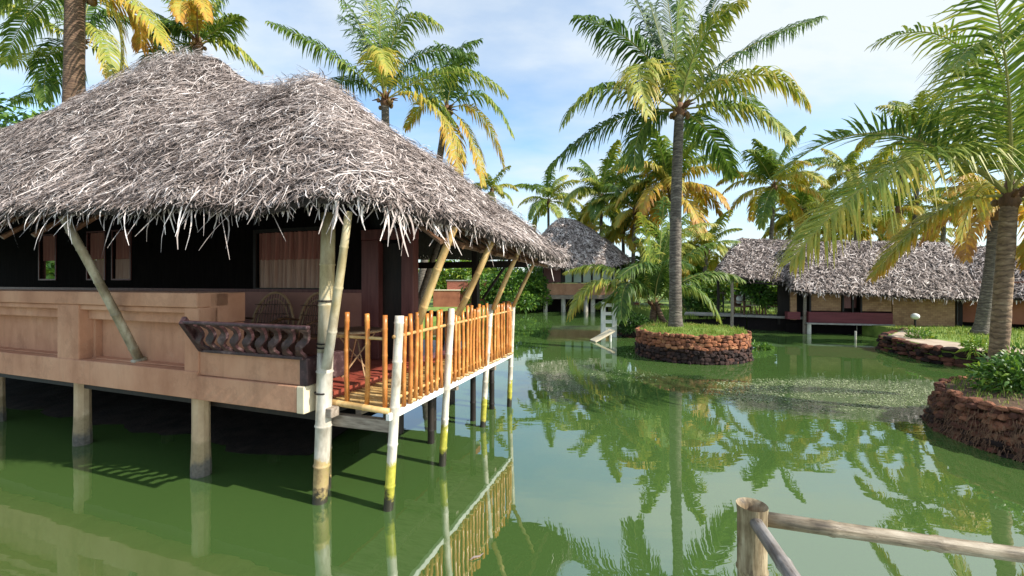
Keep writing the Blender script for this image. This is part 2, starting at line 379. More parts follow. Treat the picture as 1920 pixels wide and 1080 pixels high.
co.location = (0, 0, H); co.rotation_euler = (radians(90), 0, 0); sc.camera = co
sc.view_settings.view_transform = 'Standard'; sc.view_settings.look = 'None'; sc.view_settings.gamma = 1
sc.view_settings.exposure = .45
sc.cycles.max_bounces = 8; sc.cycles.transparent_max_bounces = 6

# ------------------------------------------------------------------ setting: water and ground
mb = MB(); mb.add([(-700, -300, 0), (700, -300, 0), (700, 60, 0), (-700, 60, 0)], [(0, 1, 2, 3)])
prop(mb.build('water', M['water']), kind='structure')
bank = [(-700, 20), (-40, 20), (-20, 17.2), (-6.5, 12.6), (-3.9, 14.5), (-4.2, 19), (-4.5, 25), (-4, 29), (-1.5, 30.5), (2.2, 34.5), (5, 35.5), (8.4, 33), (10.2, 27), (10.6, 21.6), (13.2, 20), (15.2, 18.6), (15.4, 16.8),
        (12.6, 14.6), (12.3, 13.3), (11.9, 12.0), (12.4, 11.1), (13.4, 10.3), (16, 9.2), (24, 8), (60, 4), (700, -10)]
def land_z(x, y): return .45
top = [(x, y, land_z(x, y)) for x, y in bank]
mb = MB()
from mathutils.geometry import tessellate_polygon
n = len(bank)
ring = top+[(2500, -10, .45), (2500, 2500, .45), (-2500, 2500, .45), (-2500, 20, .45)]
mb.add([(x, y-.05, -1.0) for x, y in bank]+top, [(i, i+1, n+i+1, n+i) for i in range(n-1)])
mb.add(ring, [tuple(f) for f in tessellate_polygon([[V((x, y, 0)) for x, y, z in ring]])])
prop(mb.build('ground', M['lawn']), kind='structure')

# ------------------------------------------------------------------ stones
def ico():
    import bmesh
    b = bmesh.new(); bmesh.ops.create_icosphere(b, subdivisions=2, radius=1)
    vs = [v.co.copy() for v in b.verts]; fs = [tuple(v.index for v in f.verts) for f in b.faces]; b.free()
    return vs, fs
IV, IF = ico()
SQ = []
for v in IV:
    k = (abs(v.x)**4+abs(v.y)**4+abs(v.z)**4)**.25
    SQ.append(v/k*.8+v*.2)
def stone(mb, p, tang, out, up, w, d, h, a, rr, lump=.17):
    sd = V((rr.uniform(-50, 50), rr.uniform(-50, 50), rr.uniform(-50, 50)))
    vs = []
    for q in SQ:
        k = 1+lump*noise.noise(q*1.4+sd)*2
        vs.append(p+tang*(q.x*w*k)+out*(q.y*d*k)+up*(q.z*h*k))
    mb.add(vs, IF, a)
def stone_wall(mb, path, z0f, z1f, rows, wid, batter, rr, tintf, depth=.055, ragged=.03):
    """path: list of (x, y) with outward side on the right hand of travel"""
    P = [V((x, y, 0)) for x, y in path]
    for r in range(rows):
        s = -rr.random()*wid
        seg = 0
        cum = [0]
        for a, b in zip(P, P[1:]): cum.append(cum[-1]+(b-a).length)
        while s < cum[-1]:
            w = wid*rr.uniform(.55, 1.3); m = min(max(s+w/2, 0), cum[-1]-1e-4)
            k = max(i for i in range(len(P)-1) if cum[i] <= m)
            u = (m-cum[k])/(cum[k+1]-cum[k]); p = P[k].lerp(P[k+1], u); t = (P[k+1]-P[k]).normalized()
            o = V((t.y, -t.x, 0))
            zz0, zz1 = z0f(p), z1f(p); h = (zz1-zz0)/rows; z = zz0+(r+.5)*h
            up = (V((0, 0, 1))-o*batter).normalized()
            q = p-o*(batter*z)+V((0, 0, z+rr.uniform(-ragged, ragged)))+o*rr.uniform(-.04, .04)
            stone(mb, q, t, o, up, w/2*1.06, depth*rr.uniform(.7, 1.35), h/2*rr.uniform(.8, 1.45), tintf((r+.5)/rows, rr), rr)
            s += w
def blades(mb, n, where, h, rr, w=.006):
    for _ in range(n):
        p = V(where()); an = rr.random()*6.28; l = h*rr.uniform(.4, 1.3)*(.55+1.1*max(0, noise.noise(p*2.2)+.45)); d = V((cos(an), sin(an), 0)); e = V((-sin(an), cos(an), 0))
        b = rr.uniform(.1, .7)*l
        mb.strip([p, p+V((0, 0, l*.6))+d*b*.35, p+V((0, 0, l*.95))+d*b], [e]*3, [w, w*.8, w*.1], rr.random())

def disc_fill(mb, c, r, z, dome=.05, rings=6, segs=48, rr=R, a=0):
    vs = [(0, 0, z+dome)]; fs = []
    for i in range(1, rings+1):
        for k in range(segs):
            q = r*i/rings; an = 2*pi*k/segs
            zz = z+dome*(1-(i/rings)**2)+noise.noise(V((q*cos(an)*1.3+c[0], q*sin(an)*1.3, 3)))*.05*(1 if i < rings else .3)
            vs.append((q*cos(an), q*sin(an), zz))
    for k in range(segs): fs.append((0, 1+k, 1+(k+1) % segs))
    for i in range(rings-1):
        for k in range(segs):
            a0 = 1+i*segs+k; a1 = 1+i*segs+(k+1) % segs
            fs.append((a0, a0+segs, a1+segs, a1))
    mb.add(vs, fs, a)
def round_island(name, label, c, r, ztop, rows, wid, batter, mat, tintf, seed, topmat, grass=0, gh=.08, squash=1):
    rr = random.Random(seed)
    t = thing(name, label, 'island', (c[0], c[1], 0))
    n = 64
    path = [(r*cos(-2*pi*i/n)*1.0, r*sin(-2*pi*i/n)*squash) for i in range(n+1)]
    path = path[::-1]                      # counter clockwise: outward is on the right hand
    mb = MB(); stone_wall(mb, path, lambda p: -.12, lambda p: ztop, rows, wid, batter, rr, tintf)
    mb.build('stone_wall', mat, t)
    rt = r-batter*ztop
    core = MB(); core.tube([(0, 0, -.6), (0, 0, ztop*.5), (0, 0, ztop-.03)], [r-.06, r-.06-batter*ztop*.5, rt-.07], 48)
    core.build('earth_core', M['soil'], t)
    g = MB(); disc_fill(g, c, rt-.02, ztop-.02, .07)
    g.build('turf', topmat, t, smooth=True)
    if grass:
        b = MB()
        def wh():
            q = (rt-.03)*sqrt(rr.random()); an = rr.random()*6.28
            return (q*cos(an), q*sin(an), ztop-.02+.05*(1-(q/rt)**2))
        blades(b, grass, wh, gh, rr)
        o = b.build('grass', M['grass'], t); o['kind'] = 'stuff'
    return t

# ------------------------------------------------------------------ palms
def frond_geo(pts, leaf, nl, tint, rr, grav=.55, r0=.028, dry=0.0, start=.13, wl=.024, spread=1.0):
    """rachis mesh + leaflet mesh along a smooth list of points"""
    a, b = MB(), MB()
    n = len(pts)
    cum = [0.0]
    for p, q in zip(pts, pts[1:]): cum.append(cum[-1]+(q-p).length)
    L = cum[-1]; wl *= 1.3; nl = int(nl*1.2)
    def at(s):
        d = s*L; k = 0
        while k < n-2 and cum[k+1] < d: k += 1
        u = (d-cum[k])/max(cum[k+1]-cum[k], 1e-6)
        return pts[k].lerp(pts[k+1], u), (pts[k+1]-pts[k]).normalized()
    a.tube(pts, [r0*(1-.85*i/(n-1)) for i in range(n)], 5)
    up = V((0, 0, 1)); prev = None
    for i in range(nl):
        s = start+(1-start)*(i+.5)/nl
        p, t = at(s)
        sd = t.cross(up)
        if sd.length < .25:
            sd = prev.copy() if prev else t.orthogonal()
        sd = (sd-t*sd.dot(t)).normalized()
        if prev and sd.dot(prev) < 0: sd = -sd
        prev = sd
        nn = sd.cross(t).normalized()
        prof = (min(1, (s-start)/.18+.35))*(1-.72*max(0, (s-.55)/.45)**1.6)
        for side in (-1, 1):
            if rr.random() < .05: continue
            l = leaf*prof*rr.uniform(.7, 1.18)
            fw = .35+.75*s+rr.uniform(-.2, .2)
            d = (sd*side*spread+t*fw+nn*rr.uniform(.05, .35)).normalized()
            q = p.copy(); P = [q.copy()]; D = []
            g = grav*rr.uniform(.55, 1.6)
            for k in range(3):
                q = q+d*(l/3); P.append(q.copy()); D.append(d.copy())
                d = (d+V((0, 0, -g))).normalized()
            wv = [(t-x*t.dot(x)).normalized() for x in (D[0], D[0], D[1], D[2])]
            w = wl*rr.uniform(.8, 1.2)
            tt = tint+rr.uniform(-.09, .09)+.16*max(0, s-.6)
            vs = []
            ww = (.5*w, w, .8*w, .08*w)
            for x, e, f in zip(P, wv, ww): vs += [x-e*f, x+e*f]
            nb = len(b.v); b.v.extend(tuple(x) for x in vs)
            for k in range(3):
                b.f.append((nb+2*k, nb+2*k+1, nb+2*k+3, nb+2*k+2)); b.a.append(min(1, max(0, tt+(.0, .03, .12)[k])))
    return a, b
def merge_frond(a, b, name, tint, parent=None):
    """one mesh, two materials: stalk and leaflets"""
    n = len(a.v); me = bpy.data.meshes.new(name)
    me.from_pydata(a.v+b.v, [], a.f+[tuple(i+n for i in f) for f in b.f])
    at = me.attributes.new('tint', 'FLOAT', 'FACE'); at.data.foreach_set('value', a.a+b.a)
    me.materials.append(M['rachis'] if tint < .75 else M['rachis_dry']); me.materials.append(M['palm'])
    me.polygons.foreach_set('material_index', [0]*len(a.f)+[1]*len(b.f)); me.update()
    o = bpy.data.objects.new(name, me)
    if parent is not None: o.parent = parent; C.objects.link(o)
    return o
def arc(e0, e1, n=12, L=1.0, side=0.0):
    pts = [V((0, 0, 0))]; p = V((0, 0, 0))
    for i in range(n):
        u = i/(n-1); e = e0+(e1-e0)*u**1.15
        p = p+V((cos(e), side*u, sin(e))).normalized()*L/n; pts.append(p.copy())
    return pts
POOL = []
def pool_mesh(cls, var, tint):
    key = (cls, var, tint)
    for k, m in POOL:
        if k == key: return m
    rr = random.Random(hash(key) % 100000)
    e0, e1 = [(82, 30), (66, -10), (48, -38), (28, -58), (4, -72), (-25, -84)][cls]
    pts = arc(radians(e0+rr.uniform(-5, 5)), radians(e1+rr.uniform(-10, 8)), side=rr.uniform(-.25, .25))
    a, b = frond_geo(pts, .26, 54, tint, rr, grav=.8, r0=.009, start=.14, wl=.0095)
    o = merge_frond(a, b, 'frond', tint); me = o.data; bpy.data.objects.remove(o); POOL.append((key, me)); return me
rr_pool = random.Random(3)
def trunk(parent, p0, p1, r0, r1, mat, bow=(0, 0), n=26, rr=None, flare=1.5):
    rr = rr or R; mb = MB(); p0, p1 = V(p0), V(p1); pts = []; rad = []
    for i in range(n+1):
        u = i/n; pts.append(p0.lerp(p1, u)+V((bow[0]*sin(pi*u), bow[1]*sin(pi*u), 0)))
        r = r0+(r1-r0)*u; r *= 1+(flare-1)*max(0, 1-u*(p1-p0).length/.55)**2
        rad.append(r*(1+rr.uniform(-.035, .035)))
    mb.tube(pts, rad, 12); return mb.build('trunk', mat, parent, smooth=True)
def crown_heart(parent, top, r, rr, nuts=6, stubs=7):
    mb = MB()
    mb.tube([top+V((0, 0, -.5*r*5)), top+V((0, 0, -.1)), top+V((0, 0, r*3))], [r*1.05, r*1.55, r*.5], 10)
    for k in range(stubs):
        an = rr.random()*6.28; d = V((cos(an), sin(an), rr.uniform(.1, .9))).normalized()
        mb.tube([top+V((0, 0, -r)), top+d*r*2.6, top+d*r*4.2+V((0, 0, -r*.5))], [r*.5, r*.3, r*.1], 5)
    mb.build('fibre_sheath', M['fibre'], parent, smooth=True)
    for k in range(nuts):
        an = rr.random()*6.28; q = top+V((cos(an)*r*2.0, sin(an)*r*2.0, -r*rr.uniform(.2, 2.2)))
        nb = MB(); nb.add([q+V((v.x*.8, v.y*.8, v.z))*r*.75 for v in IV], IF); nb.build('coconut', M['nut'], parent, smooth=True)
def palm(label, crown, base, L, seed, tints=(.2, .35, .5), nf=18, r=.16, mat='trunk', bow=(0, 0), group='coconut palms of the background', low=4, nuts=0, up=0):
    """generic palm from the shared frond pool: crown and base are world points"""
    rr = random.Random(seed); crown, base = V(crown), V(base)
    t = thing('coconut_palm', label, 'palm tree', base, 0, group)
    top = crown-base
    trunk(t, (0, 0, -.1), top, r, r*.72, M[mat], bow, rr=rr, n=18)
    crown_heart(t, top, r*.8, rr, nuts, 4)
    az = rr.random()*6.28
    for k in range(nf):
        cls = max(up, min(5, int((k+.5)/nf*(low+1.2))))
        tint = tints[0] if cls < 2 else (tints[1] if cls < 4 else tints[2])
        if rr.random() < .2: tint = rr.choice(tints)
        o = bpy.data.objects.new('frond', pool_mesh(cls, rr.randrange(3), tint)); C.objects.link(o); o.parent = t
        az += 2.4+rr.uniform(-.3, .3); s = L*1.12*rr.uniform(.85, 1.12)
        o.location = top; o.rotation_euler = (rr.uniform(-.15, .15), rr.uniform(-.08, .08), az); o.scale = (s, s, s)
    return t
def bez(c, m, t, n=14):
    c, m, t = V(c), V(m), V(t); q = m*2-(c+t)*.5
    return [c*(1-u)**2+q*2*u*(1-u)+t*u*u for u in [i/n for i in range(n+1)]]
def hero_frond(parent, base, crown, mp, tp, dm, dt, tint, leaf, seed, grav=.5, nl=58, wl=.024, r0=.03, spread=1.0, start=.13):
    Y = crown.y
    pts = [p-base for p in bez(crown, px(mp[0], mp[1], Y+dm), px(tp[0], tp[1], Y+dt))]
    a, b = frond_geo(pts, leaf, nl, tint, random.Random(seed), grav, r0=r0, wl=wl, spread=spread, start=start)
    return merge_frond(a, b, 'frond', tint, parent)

# ------------------------------------------------------------------ thatched roofs
class Roof:
    """knots: list of (eave xyz, ridge xyz); the surface runs from eave (t=0) to ridge (t=1)"""
    def __init__(s, knots, belly=.12, rough=.07, closed=False, seed=1, sub=6, nt=12):
        E = [V(k[0]) for k in knots]; G = [V(k[1]) for k in knots]
        if closed: E.append(E[0]); G.append(G[0])
        s.E, s.G = [], []
        for i in range(len(E)-1):
            for k in range(sub):
                s.E.append(E[i].lerp(E[i+1], k/sub)); s.G.append(G[i].lerp(G[i+1], k/sub))
        s.E.append(E[-1]); s.G.append(G[-1])
        for _ in range(3):                 # round the corners
            for X in (s.E, s.G):
                Y = [x.copy() for x in X]
                for i in range(1, len(X)-1): X[i] = Y[i]*.5+(Y[i-1]+Y[i+1])*.25
        s.n = len(s.E)-1; s.nt = nt; s.belly = belly; s.rough = rough; s.off = V((seed*7.3, 0, 0))
        s.grid = [[s.pt(i, j/nt) for j in range(nt+1)] for i in range(s.n+1)]
    def pt(s, i, t):
        p = s.E[i].lerp(s.G[i], t)
        k = s.belly*4*t*(1-t)
        p = p+V((0, 0, k))
        p.z += noise.noise(p*1.1+s.off)*s.rough+noise.noise(p*3+s.off)*s.rough*.4
        return p
    def bil(s, i, j, u, v):
        g = s.grid
        return (g[i][j]*(1-u)+g[i+1][j]*u)*(1-v)+(g[i][j+1]*(1-u)+g[i+1][j+1]*u)*v
    def build_base(s, parent, thick=.16, mat=None):
        mb = MB(); n, m = s.n, s.nt
        vs = [s.grid[i][j] for i in range(n+1) for j in range(m+1)]
        mb.add(vs, [(i*(m+1)+j, (i+1)*(m+1)+j, (i+1)*(m+1)+j+1, i*(m+1)+j+1) for i in range(n) for j in range(m)])
        lo = []
        for i in range(n+1):
            for j in range(m+1):
                p = s.grid[i][j]; lo.append(p-V((0, 0, thick*(.55 if j == 0 else 1))))
        so = MB()
        so.add(lo, [(i*(m+1)+j, i*(m+1)+j+1, (i+1)*(m+1)+j+1, (i+1)*(m+1)+j) for i in range(n) for j in range(m)])
        k = len(so.v); so.add([s.grid[i][0] for i in range(n+1)]+[lo[i*(m+1)] for i in range(n+1)], [(i, n+1+i, n+2+i, i+1) for i in range(n)])
        o = mb.build('roof', mat or M['thatch_base'], parent, smooth=True)
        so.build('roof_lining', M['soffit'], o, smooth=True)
        return o
    def strips(s, mb, count, rr, length=(.3, .75), width=(.008, .022), lift=.07, weight=None, seg=4, spread=.75, tint=(.1, .95)):
        cells, ws = [], []
        for i in range(s.n):
            for j in range(s.nt):
                a = s.grid[i][j]; b = s.grid[i+1][j]; c = s.grid[i][j+1]; d = s.grid[i+1][j+1]
                ar = ((b-a).cross(c-a).length+(b-d).cross(c-d).length)*.5
                if weight: ar *= weight((a+b+c+d)*.25)
                cells.append((i, j)); ws.append(ar)
        for i, j in rr.choices(cells, ws, k=count):
            u, v = rr.random(), rr.random()
            p = s.bil(i, j, u, v)
            a = s.grid[i][j]; b = s.grid[i+1][j]; c = s.grid[i][j+1]; d = s.grid[i+1][j+1]
            du = (b-a)*(1-v)+(d-c)*v; dv = (c-a)*(1-u)+(d-b)*u
            if du.length < 1e-4: du = b-a if (b-a).length > 1e-4 else d-c
            nn = du.cross(dv)
            if nn.length < 1e-7: continue
            nn.normalize()
            if nn.z < 0: nn = -nn
            dn = (-dv).normalized(); side = nn.cross(dn)
            an = rr.gauss(0, spread); L = rr.uniform(*length); w = rr.uniform(*width)
            room = (j+v)/s.nt*(s.G[i]-s.E[i]).length
            if room < L: L = min(L, room+rr.uniform(.04, .2))
            h = rr.random()**1.5*lift
            q = p+nn*(h+.006); P = [q]; D = []
            rise = rr.uniform(-.02, .22)
            turn = rr.gauss(0, .35)
            for k in range(seg):
                dr = dn*cos(an)+side*sin(an)+nn*rise*(1 if k < seg-1 else .4)
                q = q+dr*(L/seg); P.append(q); an += turn+rr.gauss(0, .2); rise -= rr.uniform(0, .16)
                lat = nn.cross(dr).normalized()
                D.append((lat+nn*rr.uniform(-.5, .5)).normalized())
            D.append(D[-1])
            mb.strip(P, D, [w*.6]+[w]*(seg-1)+[w*.25], min(1, max(0, rr.betavariate(1.6, 1.5)*(tint[1]-tint[0])+tint[0])))
    def fringe(s, mb, count, rr, length=(.08, .4), width=(.006, .014), weight=None, spread=.5, tint=(.25, 1)):
        seg = [(s.E[i+1]-s.E[i]).length*(weight(s.E[i]) if weight else 1) for i in range(s.n)]
        for i in rr.choices(range(s.n), seg, k=count):
            u = rr.random(); p = s.grid[i][0].lerp(s.grid[i+1][0], u)
            out = (s.E[i]-s.G[i]); out.z = 0; out.normalize(); al = (s.E[i+1]-s.E[i]).normalized()
            p = p-out*rr.uniform(-.03, .18)+V((0, 0, rr.uniform(-.06, .06)))
            L = rr.uniform(*length)*(.5+rr.random()**2); w = rr.uniform(*width)
            d = (out*rr.uniform(.1, .7)+al*rr.gauss(0, spread)+V((0, 0, -.8))).normalized()
            P = [p]; D = []
            cu = al*rr.gauss(0, .35)+out*rr.gauss(0, .15)
            for k in range(4):
                p = p+d*L/4; P.append(p); d = (d+V((0, 0, -.25))+cu*.6).normalized()
                D.append((al+out*rr.uniform(-.6, .6)).normalized())
            D.append(D[-1])
            mb.strip(P, D, [w, w, w*.9, w*.7, w*.3], rr.uniform(*tint))

# ------------------------------------------------------------------ the near hut
TH = radians(19.5); OX, OY = -1.25, 4.31
hut = thing('stilt_hut', 'large thatched hut on stilts at the left with bamboo railed veranda', 'hut', (OX, OY, 0), -TH)
def loc(p):                                # world point -> hut coordinates
    dx, dy = p[0]-OX, p[1]-OY
    return V((dx*cos(TH)-dy*sin(TH), dx*sin(TH)+dy*cos(TH), p[2]))
def on_y(pxx, y):                          # hut x of the point seen at pixel column pxx on the hut plane y
    t = (pxx-960)/F
    return (t*(OY+y*cos(TH))-OX-y*sin(TH))/(cos(TH)+t*sin(TH))
def zat(x, y, row):                        # height seen at pixel row for hut point x, y
    return H+(HZ-row)/F*(OY-x*sin(TH)+y*cos(TH))
P2 = (-2.9, 1.95, 5.66)
kn = [((-14.8, 2.0, 3.21), (-13.2, 2.0, 5.7)), ((-14.9, -.9, 3.19), (-13.2, 1.98, 5.75)),
      ((-12.5, -.97, 3.17), (-12.5, 1.95, 5.9)), ((-10.3, -.97, 3.16), (-10.3, 1.95, 6.0)), ((-8.4, -.97, 3.15), (-8.2, 1.95, 6.3)), ((-7.2, -.97, 3.13), (-7.0, 1.95, 6.58)),
      ((-5.9, -.96, 3.11), (-5.9, 1.95, 6.62)), ((-5.0, -.95, 3.11), (-5.1, 1.95, 6.4)), ((-4.2, -.93, 3.11), (-4.3, 1.95, 5.8)), ((-3.2, -.9, 3.11), (-3.5, 1.95, 5.55)), ((-2.2, -.82, 3.09), P2), ((-1.2, -.62, 3.08), P2),
      ((-.3, -.42, 3.08), P2), ((.12, -.22, 3.08), P2), ((.42, .25, 2.99), P2), ((.68, .75, 2.91), P2), ((.82, 1.5, 2.84), P2), ((.86, 2.6, 2.79), P2), ((.9, 3.7, 2.74), P2), ((.98, 4.45, 2.73), P2),
      ((.3, 4.9, 2.79), P2), ((-1.4, 4.95, 2.86), P2), ((-3.2, 4.95, 2.91), (-3.4, 1.97, 5.55)), ((-4.2, 4.95, 2.91), (-4.3, 1.97, 5.66)), ((-6.0, 4.95, 2.96), (-6.0, 1.97, 6.66)), ((-8.4, 4.95, 3.01), (-8.4, 1.97, 6.25)),
      ((-12.5, 4.95, 3.01), (-12.5, 1.97, 5.9)), ((-14.9, 4.9, 3.11), (-13.2, 2.02, 5.75)), ((-14.8, 2.0, 3.21), (-13.2, 2.0, 5.7))]
rf = Roof(kn, .1, .09, seed=2, sub=6, nt=14)
roof_o = rf.build_base(hut, .15)
rr = random.Random(11)
near = lambda p: (0.25 if p.y > 2.3 else 1.0)*(1.9 if p.x > -5 else (1.0 if p.x > -9 else .7))
mb = MB()
rf.strips(mb, 30000, rr, (.12, .34), (.003, .007), .05, near, 4, .75, (.0, .75))
rf.strips(mb, 36000, rr, (.14, .4), (.0025, .0068), .085, near, 4, .7, (.0, 1.0))
rf.strips(mb, 900, rr, (.3, .6), (.0025, .006), .09, near, 6, .6, (.5, 1.0))
# tangled leaves over the two peaks and down the hip towards the near corner
pk = lambda p: 1.0 if (p-V((-6.3, 1.6, 6.4))).length < 1.1 or (p-V((-2.95, 1.7, 5.5))).length < .75 else 0
rf.strips(mb, 5600, rr, (.12, .36), (.0025, .006), .17, pk, 5, 1.5, (.05, 1.0))
hp = lambda p: 1.0 if abs((p.x+2.9)/3.0-(1.95-p.y)/2.2) < .16 and -2.9 < p.x < .1 and p.y < 1.95 else 0
rf.strips(mb, 2600, rr, (.15, .42), (.0025, .006), .14, hp, 5, 1.2, (.1, 1.0))
mb.build('thatch_leaves', M['thatch'], roof_o)
mb = MB()
nearf = lambda p: (0.15 if p.y > 4.5 or p.x < -13 else 1)
rf.fringe(mb, 5200, rr, (.03, .12), (.0025, .007), nearf, .7)
rf.fringe(mb, 230, rr, (.2, .36), (.004, .009), lambda p: (0.1 if p.y > 4.5 or p.x < -13 else 1), .5, (.45, 1))
cq = lambda p: 3 if -.5 < p.x < .5 and p.y < .6 else 0
rf.fringe(mb, 75, rr, (.28, .5), (.004, .008), lambda p: 1 if -10 < p.x < -1.5 and p.y < 0 else 0, .45, (.6, 1))
rf.fringe(mb, 60, rr, (.2, .42), (.006, .014), cq, .25, (.6, 1))
mb.build('eave_fringe', M['thatch'], roof_o)
for k in range(9):                         # rafters and purlins under the eaves
    y = .2+k*.5
    mb = MB(); mb.tube([V((.5, y, 2.7-.03*k/2)), V((-.9, y*.8+.4, 3.55))], .026, 6); mb.build('rafter', M['rattan'], roof_o)
for k in range(14):
    x = -3.9-k*.7; mb = MB(); mb.tube([V((x, -.7, 2.86)), V((x, 1.2, 4.5))], .03, 6); mb.build('rafter', M['rattan'], roof_o)
mb = MB(); mb.tube([(.4, .35, 2.74), (.5, 4.4, 2.6)], .035, 6); mb.build('purlin', M['rattan'], roof_o)
mb = MB(); mb.tube([(-.3, .1, 3.2), (-.3, 4.4, 3.05)], .035, 6); mb.build('purlin', M['rattan'], roof_o)

# parapet: terracotta wall with sunk panels
mb = MB(); XL, XR = -13.5, -2.5
mb.box(XL, XR+.0, -.02, .1, .96, 2.1)
mb.build('parapet_wall', M['plaster'], hut, bevel=.008)
pil = [(345, 385), (107, 147)]
edges = []
for a, b in pil: edges.append((on_y(a, -.25), on_y(b, -.25)))
edges.append((on_y(107, -.25)-2.75, on_y(147, -.25)-2.75)); edges.append((on_y(107, -.25)-5.5, on_y(147, -.25)-5.5))
for a, b in edges:
    mb = MB(); mb.box(a, min(b, -2.38), -.25, -.018, .965, 2.0); mb.build('pilaster', M['plaster'], hut, bevel=.012)
mb = MB(); mb.box(XL, -2.38, -.27, .11, 2.0, 2.17); mb.box(XL, -2.39, -.232, -.018, 1.93, 1.997)
xs = sorted([q for e in edges for q in e])
mb.build('coping', M['plaster'], hut, bevel=.012)
mb = MB(); mb.box(XL, -2.385, -.262, -.018, .955, 1.27)
mb.build('base_beam', M['plaster'], hut, bevel=.01)
mb = MB()
for a, b in zip([e[1] for e in edges[1:]], [e[0] for e in edges[:-1]]):
    mb.box(a+.002, b-.002, -.15, -.018, 1.80, 1.928); mb.box(a+.002, a+.05, -.10, -.017, 1.272, 1.858); mb.box(b-.05, b-.002, -.10, -.017, 1.272, 1.858)
    mb.box(a+.052, b-.052, -.14, -.0185, 1.271, 1.285)
mb.build('panel_moulding', M['plaster'], hut, bevel=.008)
mb = MB(); mb.box(-2.498, -2.38, -.118, .33, 1.80, 2.165); mb.box(-2.49, -2.385, -.117, .32, .97, 1.795)
mb.build('parapet_return', M['plaster'], hut, bevel=.01)
# veranda seat front below the carved seat back
mb = MB(); mb.box(-2.382, -.9, -.235, -.08, 1.232, 1.5)
mb.build('seat_front', M['plaster'], hut, bevel=.008)
mb = MB(); mb.box(-2.383, -.92, -.268, .1, .955, 1.228); mb.build('veranda_beam', M['plaster'], hut, bevel=.01)
mb = MB(); mb.box(-.918, -.82, -.27, .12, .95, 1.23); mb.build('beam_end', M['plaster_cream'], hut, bevel=.01)
mb = MB(); mb.box(-.898, -.8, -.25, .3, 1.234, 1.515); mb.build('seat_end', M['wood_carved'], hut, bevel=.01)
sb = MB(); sb.box(-2.3, -.82, -.29, -.22, 1.505, 1.54)
sbo = sb.build('seat_back', M['wood_carved'], hut, bevel=.008)
mb = MB(); mb.bar((-2.14, -.57, 1.875), (-.46, -.57, 1.875), .06, .035); mb.build('top_rail', M['wood_carved'], sbo, bevel=.012)
for k in range(9):
    x = -2.2+k*.168; xt = -2.08+k*.192
    mb = MB(); ps = []
    for i in range(11):
        u = i/10; ps.append(V((x+(xt-x)*u, -.255-.3*u-.07*sin(u*pi*2)*(.5+u*.4), 1.535+.325*u)))
    hw = [.055, .05, .03, .028, .05, .062, .05, .03, .028, .045, .05]
    for i in range(10):
        p, q = ps[i], ps[i+1]; w0, w1 = hw[i], hw[i+1]; n_ = V((0, -.016, -.006))
        mb.add([p+V((-w0, 0, 0))-n_, p+V((w0, 0, 0))-n_, p+V((w0, 0, 0))+n_, p+V((-w0, 0, 0))+n_, q+V((-w1, 0, 0))-n_, q+V((w1, 0, 0))-n_, q+V((w1, 0, 0))+n_, q+V((-w1, 0, 0))+n_],
               [(0, 1, 5, 4), (1, 2, 6, 5), (2, 3, 7, 6), (3, 0, 4, 7)])
    mb.build('baluster', M['wood_carved'], sbo)
mb = MB(); mb.bar((-2.3, -.262, 1.545), (-2.13, -.585, 1.9), .05, .1); mb.build('end_bracket', M['wood_carved'], sbo, bevel=.012)
# floors
mb = MB(); mb.box(-13.4, -.83, .105, 4.2, .97, 1.08); mb.build('floor', M['floor_red'], hut)
mb = MB(); mb.box(-13.4, -.9, 0.0, 4.1, .8, .965)
mb.build('floor_beams', M['wood_dark'], hut)
# rear wall of the veranda and of the room: timber with windows and a door
WY = 2.0
wins = [(75, 105), (165, 197), (212, 245)]
hol = [(on_y(a, WY), on_y(b, WY), 2.36, 3.35) for a, b in wins]
big = (on_y(482, WY), on_y(607, WY), 2.19, 3.16)
hol.append(big)
mb = MB(); xprev = -13.4
for a, b, z0, z1 in hol:
    mb.box(xprev, a, WY, WY+.08, 2.15, 5.3); mb.box(a, b, WY, WY+.08, z1, 5.3); mb.box(a, b, WY, WY+.08, 2.15, z0); xprev = b
mb.box(xprev, -1.87, WY, WY+.08, 2.15, 4.6); mb.box(-1.56, -1.16, WY, WY+.08, 2.9, 4.3)
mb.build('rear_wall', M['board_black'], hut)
mb = MB(); mb.box(-13.4, -1.9, WY-.03, WY+.09, 1.082, 2.148); mb.build('dado', M['dado'], hut)
mb = MB(); mb.box(-13.4, -1.9, WY-.06, WY-.032, 2.12, 2.17); mb.build('dado_rail', M['wood_maroon'], hut)
def curtain(parent, x0, x1, z0, z1, y, mat, rr, n=60):
    mb = MB(); vs = []
    ph = rr.random()*6
    for i in range(n+1):
        x = x0+(x1-x0)*i/n
        yy = y+.026*sin(i*.75+ph)+.016*sin(i*.31+1)
        vs += [(x, yy, z0), (x+.004*sin(i), y+.8*(yy-y), z1)]
    mb.add(vs, [(2*i, 2*i+2, 2*i+3, 2*i+1) for i in range(n)])
    return mb.build('curtain', mat, parent, smooth=True)
rr = random.Random(5)
for (a, b, z0, z1) in hol[:3]:
    mb = MB(); e = .03
    mb.box(a-e, a, WY-.02, WY+.1, z0-e, z1+e); mb.box(b, b+e, WY-.02, WY+.1, z0-e, z1+e); mb.box(a, b, WY-.018, WY+.098, z0-e, z0); mb.box(a, b, WY-.018, WY+.098, z1, z1+e)
    wo = mb.build('window', M['wood_maroon'], hut)
    curtain(wo, a+.005, b-.005, z0+.42*(z1-z0), z1, WY+.05, M['curtain'], rr, 16)
    if b > hol[1][0]+.1: curtain(wo, a+.005, b-.005, z0, z0+.415*(z1-z0), WY+.05, M['curtain_pale'], rr, 16)
a, b, z0, z1 = big
mb = MB(); e = .06
